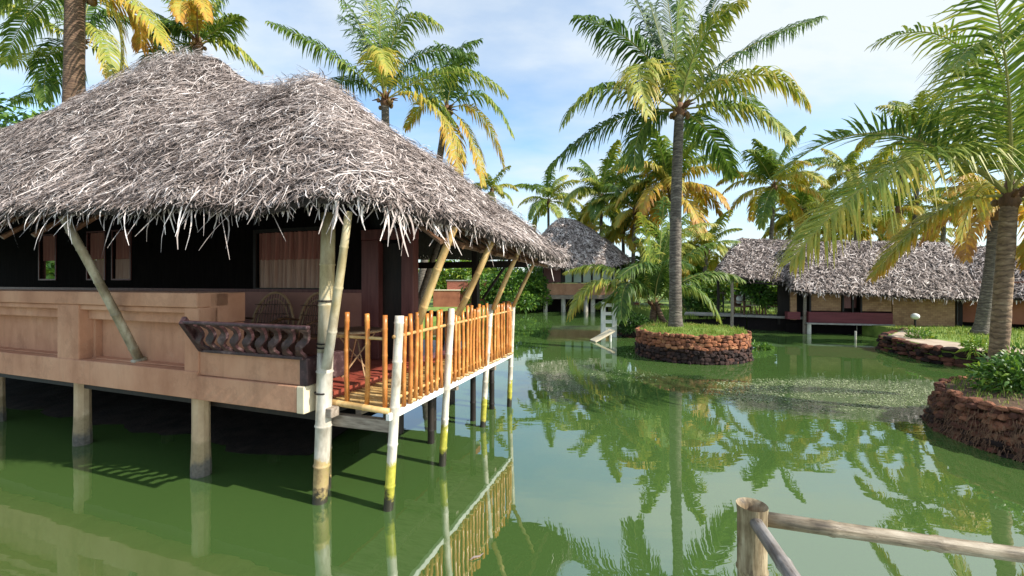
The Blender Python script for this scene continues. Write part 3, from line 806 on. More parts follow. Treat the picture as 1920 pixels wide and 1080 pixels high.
mb.box(a-e, a, WY-.03, WY+.1, z0-.03, z1+e); mb.box(b, b+e, WY-.03, WY+.1, z0-.03, z1+e); mb.box(a, b, WY-.028, WY+.098, z1, z1+e); mb.box(a, b, WY-.028, WY+.098, z0-.03, z0)
wo = mb.build('window', M['wood_dark'], hut)
curtain(wo, a, b, z0+.5*(z1-z0), z1, WY+.05, M['curtain'], rr, 120)
curtain(wo, a, b, z0+.0, z0+.51*(z1-z0), WY+.035, M['curtain_pale'], rr, 120)
mb = MB(); mb.box(a-.05, b+.05, WY+.09, WY+.12, z0-.02, z1+.05); mb.build('window_back', M['wood_dark'], wo)
# door
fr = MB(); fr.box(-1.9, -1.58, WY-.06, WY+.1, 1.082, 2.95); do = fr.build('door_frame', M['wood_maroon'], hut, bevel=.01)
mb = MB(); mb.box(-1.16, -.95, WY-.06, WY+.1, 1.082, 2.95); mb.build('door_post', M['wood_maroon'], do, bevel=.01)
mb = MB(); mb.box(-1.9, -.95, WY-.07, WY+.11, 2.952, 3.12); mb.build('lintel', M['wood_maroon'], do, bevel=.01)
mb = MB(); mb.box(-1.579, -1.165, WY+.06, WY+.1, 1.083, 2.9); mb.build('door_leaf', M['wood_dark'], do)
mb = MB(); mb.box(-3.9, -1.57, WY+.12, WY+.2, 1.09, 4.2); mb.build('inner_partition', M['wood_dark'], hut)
# open back of the veranda: posts, bench rail, beam under the eave
mb = MB(); mb.box(-.78, -.66, 3.66, 3.78, 1.0, 3.3); mb.build('veranda_post', M['wood_dark'], hut, bevel=.01)
mb = MB(); mb.box(-4, -.8, 3.7, 3.78, 1.62, 1.72)
for k in range(12): mb.box(-3.9+k*.27, -3.83+k*.27, 3.71, 3.77, 1.082, 1.618)
mb.build('rear_railing', M['wood_dark'], hut)
mb = MB(); mb.box(-4.5, .3, 3.68, 3.76, 2.56, 2.68); mb.build('eave_beam', M['wood_dark'], hut)
# bamboo porch deck
mb = MB(); rr = random.Random(9); y = .03
while y < 3.75:
    mb.bamboo((-.86+rr.uniform(-.03, .03), y, 1.0), (.03+rr.uniform(-.03, .05), y+rr.uniform(-.02, .02), 1.0), .02, .018, .25, 6, seed=rr.random()); y += rr.uniform(.055, .1)
mb.build('deck_slats', M['bamboo_tan'], hut, smooth=True)
mb = MB(); mb.box(-.84, .0, .06, 3.74, .955, .972); mb.build('deck_sun_block', M['wood_grey'], hut)  # sheet added beneath the slats so no sun stripes reach the water
mb = MB()
mb.bar((.03, -.05, .945), (-.03, 3.8, .945), .05, .075); mb.build('edge_beam', M['white'], hut, bevel=.008)
mb = MB(); mb.bar((-.86, .02, .83), (.0, .05, .83), .08, .12); mb.bar((-.86, 1.6, .87), (-.03, 1.6, .87), .07, .1); mb.bar((-.86, 3.0, .87), (-.03, 3.0, .87), .07, .1); mb.bar((-.45, .1, .92), (-.45, 3.7, .92), .07, .08)
mb.build('deck_beams', M['wood_grey'], hut)
# railing
rail = MB(); rr = random.Random(21)
rail.bamboo((-.78, .03, 1.72), (-.02, .0, 1.72), .017, .017, .3, 7)
rail.bamboo((.05, .02, 1.74), (.0, 3.76, 1.77), .02, .017, .3, 8); rail.bamboo((.02, .02, 1.1), (-.04, 3.76, 1.1), .02, .018, .3, 8)
ro = rail.build('railing', M['bamboo_tan'], hut, smooth=True)
mb = MB(); mb.bamboo((-.84, -.02, 1.03), (.03, -.03, 1.0), .034, .031, .35, 10, seed=3); mb.build('bottom_rail', M['bamboo_tan'], ro, smooth=True)
for x, zt in ((on_y(651, 0), 1.98), (on_y(688, 0), 1.97), (on_y(722, 0), 1.96)):
    mb = MB(); mb.bamboo((x, -.0, 1.03), (x+.0, .0, zt), .026, .025, .3, 9, .008, a=rr.random(), seed=rr.random()); mb.build('baluster', M['bamboo_orange'], ro, smooth=True)
yy = [1.107, 2.575, 3.75]
y = .22
posts = [((-.1+.08, -.05), (-.0+.085, .03), .060), ((.0, 1.107), (.035, 1.12), .052), ((-.07, 2.575), (.0, 2.6), .05), ((-.054, 3.75), (-.02, 3.78), .048)]
while y < 3.7:
    if all(abs(y-q) > .055 for q in yy):
        x = .05-.05*y/3.75; mb = MB()
        mb.bamboo((x-.01, y, .985), (x+rr.uniform(-.015, .015), y+rr.uniform(-.015, .015), 1.93+rr.uniform(-.035, .04)), .025, .023, .28, 8, .01, a=rr.random(), seed=rr.random())
        mb.build('baluster', M['bamboo_orange'], ro, smooth=True)
    y += rr.uniform(.105, .135)
# white posts from the pond bed to the rail
bases = [gx(727, 955), gx(830, 872), gx(906, 800), gx(955, 762)]
tops_ = [px(749, 592, 4.36), px(847, 578, 5.38), px(920, 571, 6.8), px(962, 567, 7.88)]
for b, t, r in zip(bases, tops_, (.049, .046, .046, .045)):
    b, t = loc(b), loc(t); d = (t-b)/(t.z-b.z)
    mb = MB(); mb.bamboo(b-d*.5, t, r*1.02, r*.95, .42, 12, .012); mb.build('rail_post', M['bamboo_white'], ro, smooth=True)
# braces under the eave
for (bx, by), (tx, ty), Yb, Yt, r in (((784, 606), (853, 432), 4.75, 4.61, .047), ((858, 590), (925, 455), 5.4, 5.13, .042), ((925, 580), (975, 474), 6.76, 6.6, .04), ((962, 575), (1006, 492), 7.86, 7.73, .036)):
    mb = MB(); mb.bamboo(loc(px(bx, by, Yb)), loc(px(tx, ty-8, Yt)), r, r*.86, .42, 10, .012); mb.build('brace', M['bamboo_tan'], hut, smooth=True)
mb = MB(); p0 = loc(px(262, 676, 5.49)); p1 = loc(px(118, 405, 4.8)); mb.bamboo(p0, p1, .052, .042, .5, 10, .02, seed=4); mb.tube([p0-V((0, 0, .01)), p0+V((0, -.01, .03))], .085, 8)
mb.build('brace', M['bamboo_strut'], hut, smooth=True)
mb = MB(); mb.bamboo(loc(px(760, 645, 9.2)), loc(px(822, 455, 9.0)), .075, .06, .6, 9); mb.build('brace', M['wood_grey'], hut, smooth=True)
mb = MB(); mb.bamboo(loc(px(905, 560, 8.6)), loc(px(962, 478, 8.3)), .03, .028, .6, 7); mb.build('brace', M['wood_dark'], hut, smooth=True)
# tall corner post, twin pole and its leaning brace
mb = MB(); b = loc(gx(595, 940)); m = loc(px(610, 660, 4.42)); t = loc(px(616, 400, 4.5))
mb.bamboo(b-V((0, 0, .5)), m, .074, .08, .5, 14, .01, seed=2); mb.bamboo(m, t, .08, .07, .5, 14, .006, seed=8)
mb.build('corner_post', M['bamboo_col'], hut, smooth=True)
mb = MB(); mb.bamboo(loc(gx(613, 912))-V((0, 0, .5)), loc(px(618, 600, 4.6)), .045, .045, .5, 10, .01, seed=5)
mb.build('corner_pole', M['bamboo_col'], hut, smooth=True)
mb = MB(); mb.bamboo(loc(px(612, 690, 4.3)), loc(px(654, 396, 4.08)), .05, .036, .45, 10, .015, seed=6)
mb.build('brace', M['bamboo_col'], hut, smooth=True)
mb = MB(); q = loc(px(622, 772, 4.42)); mb.bar(q-V((.13, 0, 0)), q+V((.05, .0, 0)), .12, .1); mb.build('bracket', M['wood_grey'], hut, bevel=.012)
mb = MB()
for z in (1.15, 1.62, 1.66, 2.1):
    q = b.lerp(m, (z)/(m.z)) if z < m.z else m.lerp(t, (z-m.z)/(t.z-m.z))
    mb.tube([q+V((0, 0, -.008)), q+V((0, 0, .008))], [.088, .088], 14)
mb.build('lashings', M['wood_dark'], hut)
# piles
pl = [gx(377, 890), gx(155, 832)]
lp = [loc(p) for p in pl]
step = lp[1]-lp[0]
for k in range(5):
    q = lp[0]+step*k
    mb = MB(); mb.tube([(q.x, q.y, -.6), (q.x, q.y, .1), (q.x, q.y, .3), (q.x, q.y, .6), (q.x, q.y, .954)], [.104, .106, .096, .092, .092], 10)
    mb.build('pile', M['pile'], hut)
for x in (-1.2, -3.7, -6.4, -9.1):  # rear piles almost black, underfloor shade put into their colour
    for y in (1.9, 3.6):
        mb = MB(); mb.tube([(x, y, -.6), (x, y, .8)], .1, 10); mb.build('pile', M['wood_dark'], hut)
for x, y in ((-.28, .45), (-.5, 1.7), (-.35, 2.8), (-.3, 3.5), (-.75, 2.2)):
    mb = MB(); mb.bamboo((x, y, -.5), (x, y, .9), .05, .045, .4, 8); mb.build('pile', M['wood_dark'], hut, smooth=True)

# rattan seats on the veranda
def rattan_chair(label, x, y, rz):
    c, s = cos(TH), sin(TH)
    wx, wy = OX+x*c+y*s, OY-x*s+y*c
    t = thing('rattan_chair', label, 'chair', (wx, wy, 1.08), -TH+rz, 'rattan chairs on the veranda')
    mb = MB(); ring = [V((.33*cos(a), -.02+.3*sin(a), .4)) for a in [2*pi*i/20 for i in range(21)]]
    mb.tube(ring, .02, 6, cap=False)
    for k in range(9): mb.bar((-.3+k*.075, -.22, .405), (-.3+k*.075, .2, .405), .05, .012)
    mb.build('seat', M['rattan'], t)
    mb = MB(); hoop = [V((.36*cos(a), .25+.1*sin(a), .42+.62*sin(a))) for a in [pi*i/16 for i in range(17)]]
    mb.tube(hoop, .022, 6); hoop2 = [V((.28*cos(a), .25+.09*sin(a), .42+.52*sin(a))) for a in [pi*i/16 for i in range(17)]]
    mb.tube(hoop2, .012, 5)
    mb.build('back_frame', M['rattan_pale'], t, smooth=True)
    mb = MB()
    for k in range(13):
        x = -.3+k*.05; h = .6*sqrt(max(0, 1-(x/.36)**2)); mb.tube([V((x, .25, .42)), V((x*.9, .25+.1*h/.6, .42+h))], .009, 4)
    for z in (.55, .7, .85): mb.tube([V((-.3, .27, z)), V((.3, .27, z))], .008, 4)
    mb.build('back_weave', M['rattan'], t)
    for sx in (-1, 1):
        mb = MB(); mb.tube([V((sx*.34, .27, .62)), V((sx*.4, .0, .66)), V((sx*.36, -.27, .58)), V((sx*.31, -.25, .42))], .018, 6); mb.build('armrest', M['rattan'], t, smooth=True)
        for sy in (-1, 1):
            mb = MB(); mb.tube([V((sx*.27, sy*.22, .4)), V((sx*.3, sy*.26, 0))], .018, 6); mb.build('leg', M['rattan'], t)
rattan_chair('brown hoop backed rattan chair farther from the bamboo corner post', on_y(490, 1.3), 1.3, .25)
rattan_chair('brown hoop backed rattan chair nearer to the bamboo corner post', on_y(560, 1.25), 1.25, -.1)
c, s = cos(TH), sin(TH); x, y = on_y(668, .95), .95
t = thing('rattan_table', 'round rattan table with thin crossed legs behind the front bamboo rail', 'table', (OX+x*c+y*s, OY-x*s+y*c, 1.08), 0)
mb = MB(); mb.tube([(0, 0, .56), (0, 0, .6)], .31, 24); mb.build('tabletop', M['rattan'], t)
mb = MB(); mb.tube([V((.315*cos(a), .315*sin(a), .575)) for a in [2*pi*i/24 for i in range(25)]], .018, 6, cap=False); mb.build('rim', M['rattan_pale'], t, smooth=True)
for k in range(4):
    a = k*pi/2+.4; mb = MB(); mb.tube([V((.25*cos(a), .25*sin(a), .56)), V((-.2*cos(a+.5), -.2*sin(a+.5), 0))], .011, 5); mb.build('leg', M['rattan_pale'], t)
mb = MB(); mb.box(-21, -2.6, 2.6, 2.75, -.3, .798); mb.build('underfloor_shade_wall', M['board_black'], hut)  # near-black wall added below the floor, standing in for the shade there

# ------------------------------------------------------------------ islands and banks
isl = round_island('stone_island', 'round laterite walled islet in mid pond carrying the tall single palm', (5.62, 13.4), 1.62, .8, 9, .15, .05, M['stone'],
    lambda u, r: (.5+r.uniform(0, .36)) if u > .5 else r.uniform(.04, .42), 5, M['lawn'], 5200, .09)
isl2 = round_island('stone_island', 'dark low islet behind the round laterite islet, under the young bushy palm', (5.75, 18.3), 1.15, .5, 4, .26, .1, M['stone_dark'],
    lambda u, r: r.uniform(0, .55), 6, M['soil'], 500, .2)
NI = V((8.28, 5.92, 0))
isl3 = round_island('stone_island', 'near dark laterite islet at the right edge with hanging roots', (NI.x, NI.y), 1.8, .61, 11, .13, .28, M['stone_dark'],
    lambda u, r: (.4+r.uniform(0, .6)) if u > .45 else r.uniform(.05, .7), 8, M['soil'], 1500, .1)
rr = random.Random(31); mb = MB()
for _ in range(2200):                        # roots over the wall of the near islet
    an = rr.uniform(pi*.75, pi*1.75); z = rr.uniform(.0, .62)*rr.random()**.3; q = 1.8-.28*z+.07
    p = V((q*cos(an), q*sin(an), z)); P = [p]; e = V((-sin(an), cos(an), 0)); o = V((cos(an), sin(an), 0)); d = V((0, 0, -1))+e*rr.gauss(0, .4)+o*.35
    L = rr.uniform(.06, .22); w = rr.uniform(.002, .005)
    for k in range(3): p = p+d.normalized()*L/3; P.append(p); d = d+e*rr.gauss(0, .4)
    mb.strip(P, [e]*4, [w, w, w*.7, w*.3], rr.random())
mb.build('roots', M['root'], isl3)
t = thing('retaining_wall', 'dark rubble stone wall along the right bank below the lawn and the palms', 'wall', (12.3, 13.3, 0))
mb = MB(); path = [(x-12.3, y-13.3) for x, y in bank[16:23]]
stone_wall(mb, path, lambda p: -.15, lambda p: .47, 5, .3, .05, random.Random(4), lambda u, r: r.uniform(0, .62)+(.15 if u > .7 else 0), .12, .03)
mb.build('stonework', M['stone_dark'], t)
def sheet(name, pts, z, mat, kind='structure'):
    mb = MB(); mb.add([(x, y, z) for x, y in pts], [tuple(f) for f in tessellate_polygon([[V((x, y, 0)) for x, y in pts]])])
    return prop(mb.build(name, mat), kind=kind)
inner = [(15.4, 16.5), (12.95, 14.45), (12.6, 13.3), (12.25, 12.15), (12.7, 11.35), (13.6, 10.6), (16, 9.5), (24, 8.3)]
sheet('path', [(x-.22, y-.02) for x, y in inner]+[(24, 9.2), (16.4, 10.6), (14.2, 11.7), (13.5, 12.6), (13.5, 13.3), (13.8, 14.5), (15.9, 16.2)], .455, M['path'])
mb = MB(); rr = random.Random(77)
def whg():
    y = rr.uniform(11.5, 17); return (13.6+rr.random()*8+(y-13)*.3, y, .45)
blades(mb, 6000, whg, .11, rr, .009)
prop(mb.build('grass', M['grass']), kind='stuff')
mb = MB()
def whg2():
    t_ = rr.random(); return (8.5+rr.random()*9, 21+rr.random()**2*12, .45)
blades(mb, 5000, whg2, .16, rr, .014)
prop(mb.build('grass', M['grass']), kind='stuff')

def shrub(name, label, base, blobs, n, size, seed, group=None, cat='shrub', tint=(.0, .8), narrow=.38, stems=4):
    """blobs: (x, y, z, rx, ry, rz) relative to base; leaves fill each blob's shell unevenly"""
    rr = random.Random(seed); t = thing(name, label, cat, base, 0, group); mb = MB()
    vol = [b[3]*b[5] for b in blobs]; off = V((seed*3.1, 1, 2))
    for b in rr.choices(blobs, vol, k=n):
        while True:
            d = V((rr.gauss(0, 1), rr.gauss(0, 1), rr.gauss(0, 1))).normalized()
            q = rr.random()**.45
            p = V((b[0]+d.x*b[3]*q, b[1]+d.y*b[4]*q, b[2]+d.z*b[5]*q))
            if p.z < .02: continue
            if noise.noise(p*(1.6/max(b[5], .3))+off) > -.22+rr.uniform(-.1, .1): break
        x = (d+V((rr.gauss(0, .7), rr.gauss(0, .7), rr.gauss(.25, .6)))).normalized()
        s = size*rr.uniform(.6, 1.3); sd = x.cross(V((rr.gauss(0, 1), rr.gauss(0, 1), rr.gauss(0, 1)))).normalized()
        m = p+x*s*.5+V((0, 0, .04*s)); e = p+x*s+V((0, 0, -.2*s))
        mb.strip([p, m, e], [sd]*3, [s*.06, s*narrow*.5, s*.03], rr.uniform(*tint))
    mb.build('foliage', M['leaf'], t)
    st = MB()
    for k in range(stems):
        b = blobs[k % len(blobs)]; st.tube([V((b[0]*.3, b[1]*.3, -.05)), V((b[0]*.8, b[1]*.8, b[2]*.6)), V((b[0]+rr.uniform(-.2, .2)*b[3], b[1], b[2]+b[5]*.4))], [.03*b[5]+.012, .02*b[5]+.01, .008], 6)
    st.build('stem', M['fibre'], t)
    return t
def blobs_(rr, n, w, d, h, r):
    return [(rr.uniform(-w, w), rr.uniform(-d, d), rr.uniform(.3, .8)*h, r*rr.uniform(.7, 1.2), r*rr.uniform(.7, 1.1), r*rr.uniform(.6, 1.0)) for _ in range(n)]
r_ = random.Random(40)
shrub('leafy_shrub', 'low bright green shrub spreading on the near islet', (8.25, 6.45, .62), [(-.6, .0, .2, .55, .5, .34), (.1, -.35, .22, .6, .5, .36), (.65, -.6, .2, .55, .45, .32), (.2, .35, .24, .7, .5, .4), (-.25, -.65, .05, .45, .3, .18)], 5200, .11, 1, tint=(.15, .85))
shrub('hedge', 'rounded dense green hedge on the far bank just right of the veranda eave', (-.5, 31.0, .3), [(-1.2, 1, 1.3, 1.5, 1.4, 1.3), (.5, .5, 1.6, 1.5, 1.4, 1.45), (1.9, 1.0, 1.55, 1.3, 1.3, 1.35), (2.6, 1.4, .9, .9, 1.2, .95), (1.1, -.2, .6, 1.4, .9, .7), (-2.4, 1.2, 1.3, 1.2, 1.2, 1.1)], 9000, .24, 2, tint=(.2, .85), narrow=.6, cat='hedge')
shrub('leafy_shrub', 'yellow green bush seen under the veranda roof behind the red brick wall', (-4.6, 35, .4), blobs_(r_, 6, 2.2, .8, 3.6, 1.5), 3500, .4, 3, tint=(.55, 1.0), narrow=.35)
shrub('leafy_shrub', 'dark tangle of leaves on the low islet left of the round islet', (5.0, 17.6, .2), [(0, 0, .35, .55, .4, .5), (-.25, .1, .2, .35, .3, .3), (.4, .1, .3, .4, .3, .35)], 1500, .14, 4, tint=(0, .45))
shrub('leafy_shrub', 'broad leaved green plant growing in front of the open pavilion', px(1424, 588, 20.4), [(0, 0, .95, .4, .3, .5), (-.35, .1, 1.25, .35, .3, .4), (.35, .1, .7, .45, .3, .4)], 1100, .18, 5, tint=(.1, .7), narrow=.5)
shrub('leafy_shrub', 'sunlit bright green bush seen through the open pavilion', px(1455, 585, 25.5), [(0, 0, 1.1, .9, .6, .7), (.9, .1, 1.0, .6, .5, .6)], 1800, .24, 6, tint=(.5, .9), narrow=.5)
shrub('leafy_shrub', 'green leaves seen through the narrow windows of the near hut', (-17.5, 17.5, .4), [(0, 0, 2.2, 2.5, .8, 2.2), (-3, 0, 2.4, 2, .8, 2.2), (2.5, -.5, 1.8, 1.6, .7, 1.8)], 2600, .4, 14, tint=(.4, 1), narrow=.5)
shrub('water_plant', 'small green plant standing in the water right of the round islet', (8.3, 14.4, -.05), [(0, 0, .12, .42, .3, .16), (.3, .1, .1, .3, .2, .13)], 420, .13, 7, tint=(.3, .8), cat='water plant', narrow=.3)
shrub('leafy_shrub', 'small weedy plant on the corner of the right bank wall', px(1722, 640, 13.9), [(0, 0, .18, .35, .25, .22), (.3, 0, .1, .25, .2, .15)], 420, .14, 8, tint=(.2, .9), narrow=.25)
shrub('leafy_shrub', 'small pale grassy plant on the right bank edge before the lawn', px(1830, 662, 11.2), [(0, 0, .16, .25, .2, .2)], 200, .18, 9, tint=(.6, 1), narrow=.2)
for k, (x, y, Y, w_, h_, tn, lab) in enumerate(((1300, 585, 24, 1.1, 1.5, (.2, .7), 'spiky green plants right of the tall palm trunk on the far lawn'), (1335, 580, 27, 1.2, 1.9, (.5, 1), 'yellowish shrub left of the open pavilion'),
        (1180, 575, 36, 2.2, 4.5, (.2, .9), 'tall light green bush behind the far stilt hut'), (1270, 575, 34, 2.6, 5.2, (.35, 1), 'tall dense bush behind the young palm'), (1370, 575, 38, 2.4, 3.2, (0, .6), 'dark bush far behind the open pavilion'),
        (1560, 575, 42, 4, 4.4, (0, .7), 'long dark bush behind the ridge of the bamboo walled hut'), (1760, 575, 40, 5, 4.4, (.1, .8), 'long green bush behind the right thatched roofs'), (1010, 575, 44, 3, 3.6, (.2, .8), 'green bush on the far shore behind the left end of the far hut'),
        (905, 575, 42, 3, 4.2, (.2, .9), 'green bush far behind the end of the veranda'), (1440, 575, 46, 4, 4.6, (.1, .8), 'pale green bush far behind the pavilion ridge'))):
    shrub('leafy_shrub', lab, (px(x, 0, Y).x, Y, .4), blobs_(random.Random(50+k), 7, w_*.8, w_*.4, h_, w_*.5), int(900+260*w_*h_), .2+.05*h_, 60+k, 'bushes on the far bank', tint=tn, narrow=.35)
t = thing('broadleaf_tree', 'green leafy tree top above the left end of the near thatched roof', 'tree', (-31, 26, .4))
rr = random.Random(91); mb = MB(); mb.tube([(0, 0, -.1), (.2, 0, 4), (.1, .2, 8), (.3, 0, 11)], [.35, .3, .22, .1], 8); mb.build('trunk', M['trunk'], t)
mb = MB()
for b in [(rr.uniform(-3.5, 4.2), rr.uniform(-2, 2), rr.uniform(7, 12.2), 1.8) for _ in range(14)]:
    for _ in range(260):
        d = V((rr.gauss(0, 1), rr.gauss(0, 1), rr.gauss(0, 1))).normalized(); p = V(b[:3])+d*b[3]*rr.random()**.5
        x = V((rr.gauss(0, 1), rr.gauss(0, 1), rr.gauss(0, .7))).normalized(); sd = x.orthogonal().normalized(); s_ = rr.uniform(.25, .5)
        mb.strip([p, p+x*s_*.5, p+x*s_], [sd]*3, [.02, s_*.22, .01], rr.uniform(0, .8))
mb.build('crown', M['leaf'], t)

# ------------------------------------------------------------------ palms
def hero(label, crown, base, r, mat, fr, leaf, seed, nl=58, wl=.024, r1=None, bow=(0, 0), r0=.03, nuts=6, extra=0, eL=3.5, etints=(.2, .35, .5), group=None, grav=.85, flare=1.5, emax=3):
    rr = random.Random(seed); crown, base = V(crown), V(base)
    t = thing('coconut_palm', label, 'palm tree', base, 0, group)
    trunk(t, (0, 0, -.15), crown-base, r, r1 or r*.75, M[mat], bow, rr=rr, flare=flare)
    crown_heart(t, crown-base, (r1 or r*.75)*.85, rr, nuts)
    for k, f in enumerate(fr):
        mp, tp, dm, dt, tint = f[:5]
        hero_frond(t, base, crown, mp, tp, dm, dt, tint, leaf*(f[5] if len(f) > 5 else 1), seed*50+k, grav*(f[6] if len(f) > 6 else 1), int(nl*(f[7] if len(f) > 7 else 1)), wl, r0)
    az = rr.random()*6.28
    for k in range(extra):
        cls = k % (emax+1)
        o = bpy.data.objects.new('frond', pool_mesh(cls, rr.randrange(3), rr.choice(etints))); C.objects.link(o); o.parent = t
        az += 2.4; s_ = eL*rr.uniform(.85, 1.1); o.location = crown-base; o.rotation_euler = (0, 0, az); o.scale = (s_, s_, s_)
    return t
hero('tall slender coconut palm standing alone on the round laterite islet', px(1274, 206, 14.2), gx(1267, 614, .82), .2, 'trunk', [
    ((1195, 88), (1080, 32), -.6, -1.0, .22), ((1240, 80), (1218, 5), .5, .9, .15), ((1268, 70), (1290, -60), -.3, -.6, .42), ((1318, 70), (1395, 5), -.8, -1.4, .5), ((1385, 100), (1542, 33), .4, .8, .25),
    ((1412, 140), (1515, 195), -.9, -1.6, .56), ((1400, 205), (1482, 262), -1.2, -2.2, .5), ((1205, 120), (1215, 215), -1.5, -2.6, .58), ((1140, 165), (1056, 232), -.5, -.9, .42), ((1150, 228), (1028, 315), .3, .5, .24),
    ((1207, 235), (1190, 310), .9, 1.4, .3), ((1330, 250), (1375, 330), 1.0, 1.6, .3), ((1260, 60), (1240, -70), 1.0, 1.8, .12), ((1215, 50), (1165, -40), 1.2, 2.0, .15), ((1325, 45), (1365, -50), 1.0, 1.6, .18), ((1330, 150), (1440, 215), 1.5, 2.6, .3)],
    1.15, 3, 62, .026, .15, (-.06, 0), .035, 9)
bp = V((8.17, 7.2, .62)); cp = px(1893, 368, 7.15)
hero('stout coconut palm with huge drooping fronds on the near islet', cp, bp, .125, 'trunk_tan', [
    ((1715, 300), (1482, 490), -.3, -.5, .54, 1.45, 1.3, 2.2), ((1660, 250), (1462, 325), .4, .7, .34, 1.1, .25, 1.3), ((1755, 400), (1635, 520), .3, .5, .68, .7, 1.2, 1.5), ((1812, 100), (1645, 78), .3, .6, .45, .8), ((1868, 110), (1785, 130), -.6, -1.1, .44, 1.1, 1.4), ((1890, 160), (1850, -60), -.9, -1.3, .45, 1.1),
    ((1930, 90), (1990, -60), -.4, -.8, .32), ((1985, 200), (2120, 160), .3, .5, .3), ((1990, 300), (2160, 400), -.5, -.9, .45), ((1830, 180), (1740, 215), 1.2, 2.0, .3), ((1840, 350), (1800, 450), .9, 1.2, .66, .55), ((1960, 420), (1990, 560), .5, .7, .8, .6), ((1940, 400), (1925, 500), -.1, -.2, .72, .45)],
    .95, 5, 58, .015, .105, (.0, 0), .03, 3, grav=.5, flare=1.12)
# young palm without much trunk on the dark islet
bq = V((5.95, 18.2, .45)); cq_ = px(1228, 572, 18.2)
hero('young bushy coconut palm with short trunk behind the round islet', cq_, bq, .16, 'trunk_brown', [
    ((1130, 528), (1068, 590), -.6, -1, .55, 1.25, 1.2, 1.3), ((1150, 505), (1060, 510), .3, .5, 0.47), ((1215, 460), (1200, 400), -.3, -.5, 0.49), ((1250, 455), (1290, 400), .4, .6, 0.42), ((1290, 480), (1380, 452), -.4, -.6, 0.41), ((1310, 515), (1392, 525), .4, .6, 0.32), ((1295, 540), (1350, 600), -.8, -1.2, 0.37), ((1180, 530), (1165, 600), -1.2, -2, 0.27), ((1215, 500), (1160, 520), -1.2, -2.2, 0.27), ((1245, 500), (1300, 500), -1.3, -2.2, 0.25), ((1240, 440), (1245, 370), .5, .9, 0.37), ((1265, 450), (1340, 420), 1, 1.6, 0.51), ((1200, 545), (1120, 570), -.3, -.3, 0.33)],
    1.0, 7, 56, .026, .14, nuts=0, flare=1.2)
mb = MB(); o_ = V((5.95, 18.2, .45))
t = thing('palm_stump', 'leaning reddish dead palm stem at the foot of the young palm', 'stump', (6.3, 18.0, .48))
mb.tube([(.25, 0, -.15), (.0, .0, .3), (-.2, .1, .95)], [.16, .12, .1], 9); mb.build('stem', M['trunk_brown'], t, smooth=True)
# palms behind the near hut
hero('coconut palm rising behind the lower hump of the near thatched roof', px(722, 188, 17), (-4.9, 17, .4), .2, 'trunk', [
    ((625, 105), (505, 42), -.5, -.8, .35), ((680, 60), (625, -20), .4, .6, .3), ((712, 60), (722, -70), -.3, -.5, .42), ((752, 45), (828, 48), -.4, -.7, .42), ((795, 100), (893, 112), .6, 1, .2), ((848, 135), (950, 178), -.3, -.5, .45), ((800, 190), (873, 300), -.6, -1, .66), ((712, 95), (728, 135), -1.8, -2.8, .6), ((660, 150), (595, 180), .8, 1.4, .22), ((740, 20), (800, -60), .6, 1.2, .24), ((690, 20), (660, -80), 1.2, 2, .18), ((770, 150), (850, 230), 1.2, 2, .4), ((690, 90), (640, 30), 1.2, 2.2, .25)],
    1.05, 9, 54, .026, .15, nuts=8, group='palms behind the near hut')
hero('yellow fronded coconut palm behind the sloping right side of the near roof', px(838, 205, 21), (-4.55, 20, .4), .2, 'trunk', [
    ((905, 180), (962, 255), -.4, -.8, .4), ((900, 215), (945, 312), .4, .7, .7), ((880, 250), (905, 345), -.5, -.9, .7), ((840, 120), (900, 75), .5, .8, .22), ((800, 190), (760, 240), .5, .9, .66), ((855, 130), (890, 100), -.9, -1.6, .3), ((810, 150), (770, 120), .8, 1.4, .3), ((850, 260), (860, 330), -.8, -1.2, .74), ((835, 140), (820, 80), .9, 1.5, .24)],
    1.0, 10, 50, .03, .15, nuts=6, group='palms behind the near hut')
hero('thick brown palm trunk behind the left part of the near roof', px(141, -25, 16.5), (px(134, 0, 16.5).x, 16.5, .4), .36, 'trunk_brown', [
    ((235, -10), (318, 95), -.6, -1.1, .62), ((215, 30), (222, 150), .4, .7, .66), ((70, -50), (-20, 20), -.4, -.7, .4), ((160, -120), (240, -180), .3, .5, .3), ((90, -120), (40, -190), -.3, -.5, .3), ((60, 20), (10, 120), .8, 1.2, .4), ((250, -80), (340, -60), .8, 1.2, .3), ((240, 15), (265, 90), .9, 1.5, .8)],
    1.15, 11, 52, .03, .3, nuts=5, group='palms behind the near hut', flare=1.1)
hero('bright yellow green palm crown at the far left behind the thick dark trunk', px(150, 80, 21), (px(165, 0, 21).x, 21, .4), .2, 'trunk', [
    ((62, 28), (-5, 2), -.4, -.7, .56), ((60, 110), (-10, 108), .4, .7, .5), ((190, 60), (212, 150), -.5, -.9, .6), ((95, 100), (85, 190), .4, .8, .3), ((190, 30), (250, 40), .6, 1, .2), ((120, 20), (80, -30), .6, 1, .3), ((165, 10), (190, -50), .2, .4, .3), ((200, 110), (250, 190), .8, 1.2, .25), ((110, 150), (20, 190), .9, 1.3, .35)],
    1.2, 12, 48, .032, nuts=4, group='palms behind the near hut')
hero('palm crown with orange lower fronds just behind the taller hump of the near roof', px(372, 82, 18), (px(365, 0, 18).x, 18, .4), .2, 'trunk', [
    ((415, 50), (448, 30), -.3, -.5, .4), ((430, 85), (487, 128), .3, .5, .52), ((330, 50), (290, 70), -.3, -.5, .3), ((350, 30), (320, -30), .3, .5, .34), ((378, 20), (385, -40), -.2, -.3, .46), ((400, 20), (430, -20), .5, .8, .3), ((345, 5), (338, 40), -1.2, -1.9, .74, .7), ((372, 0), (392, 38), -1.3, -2, .76, .7), ((310, 90), (265, 130), .6, 1, .25), ((300, 30), (262, 20), .7, 1.2, .3)],
    1.0, 13, 46, .03, nuts=5, group='palms behind the near hut')
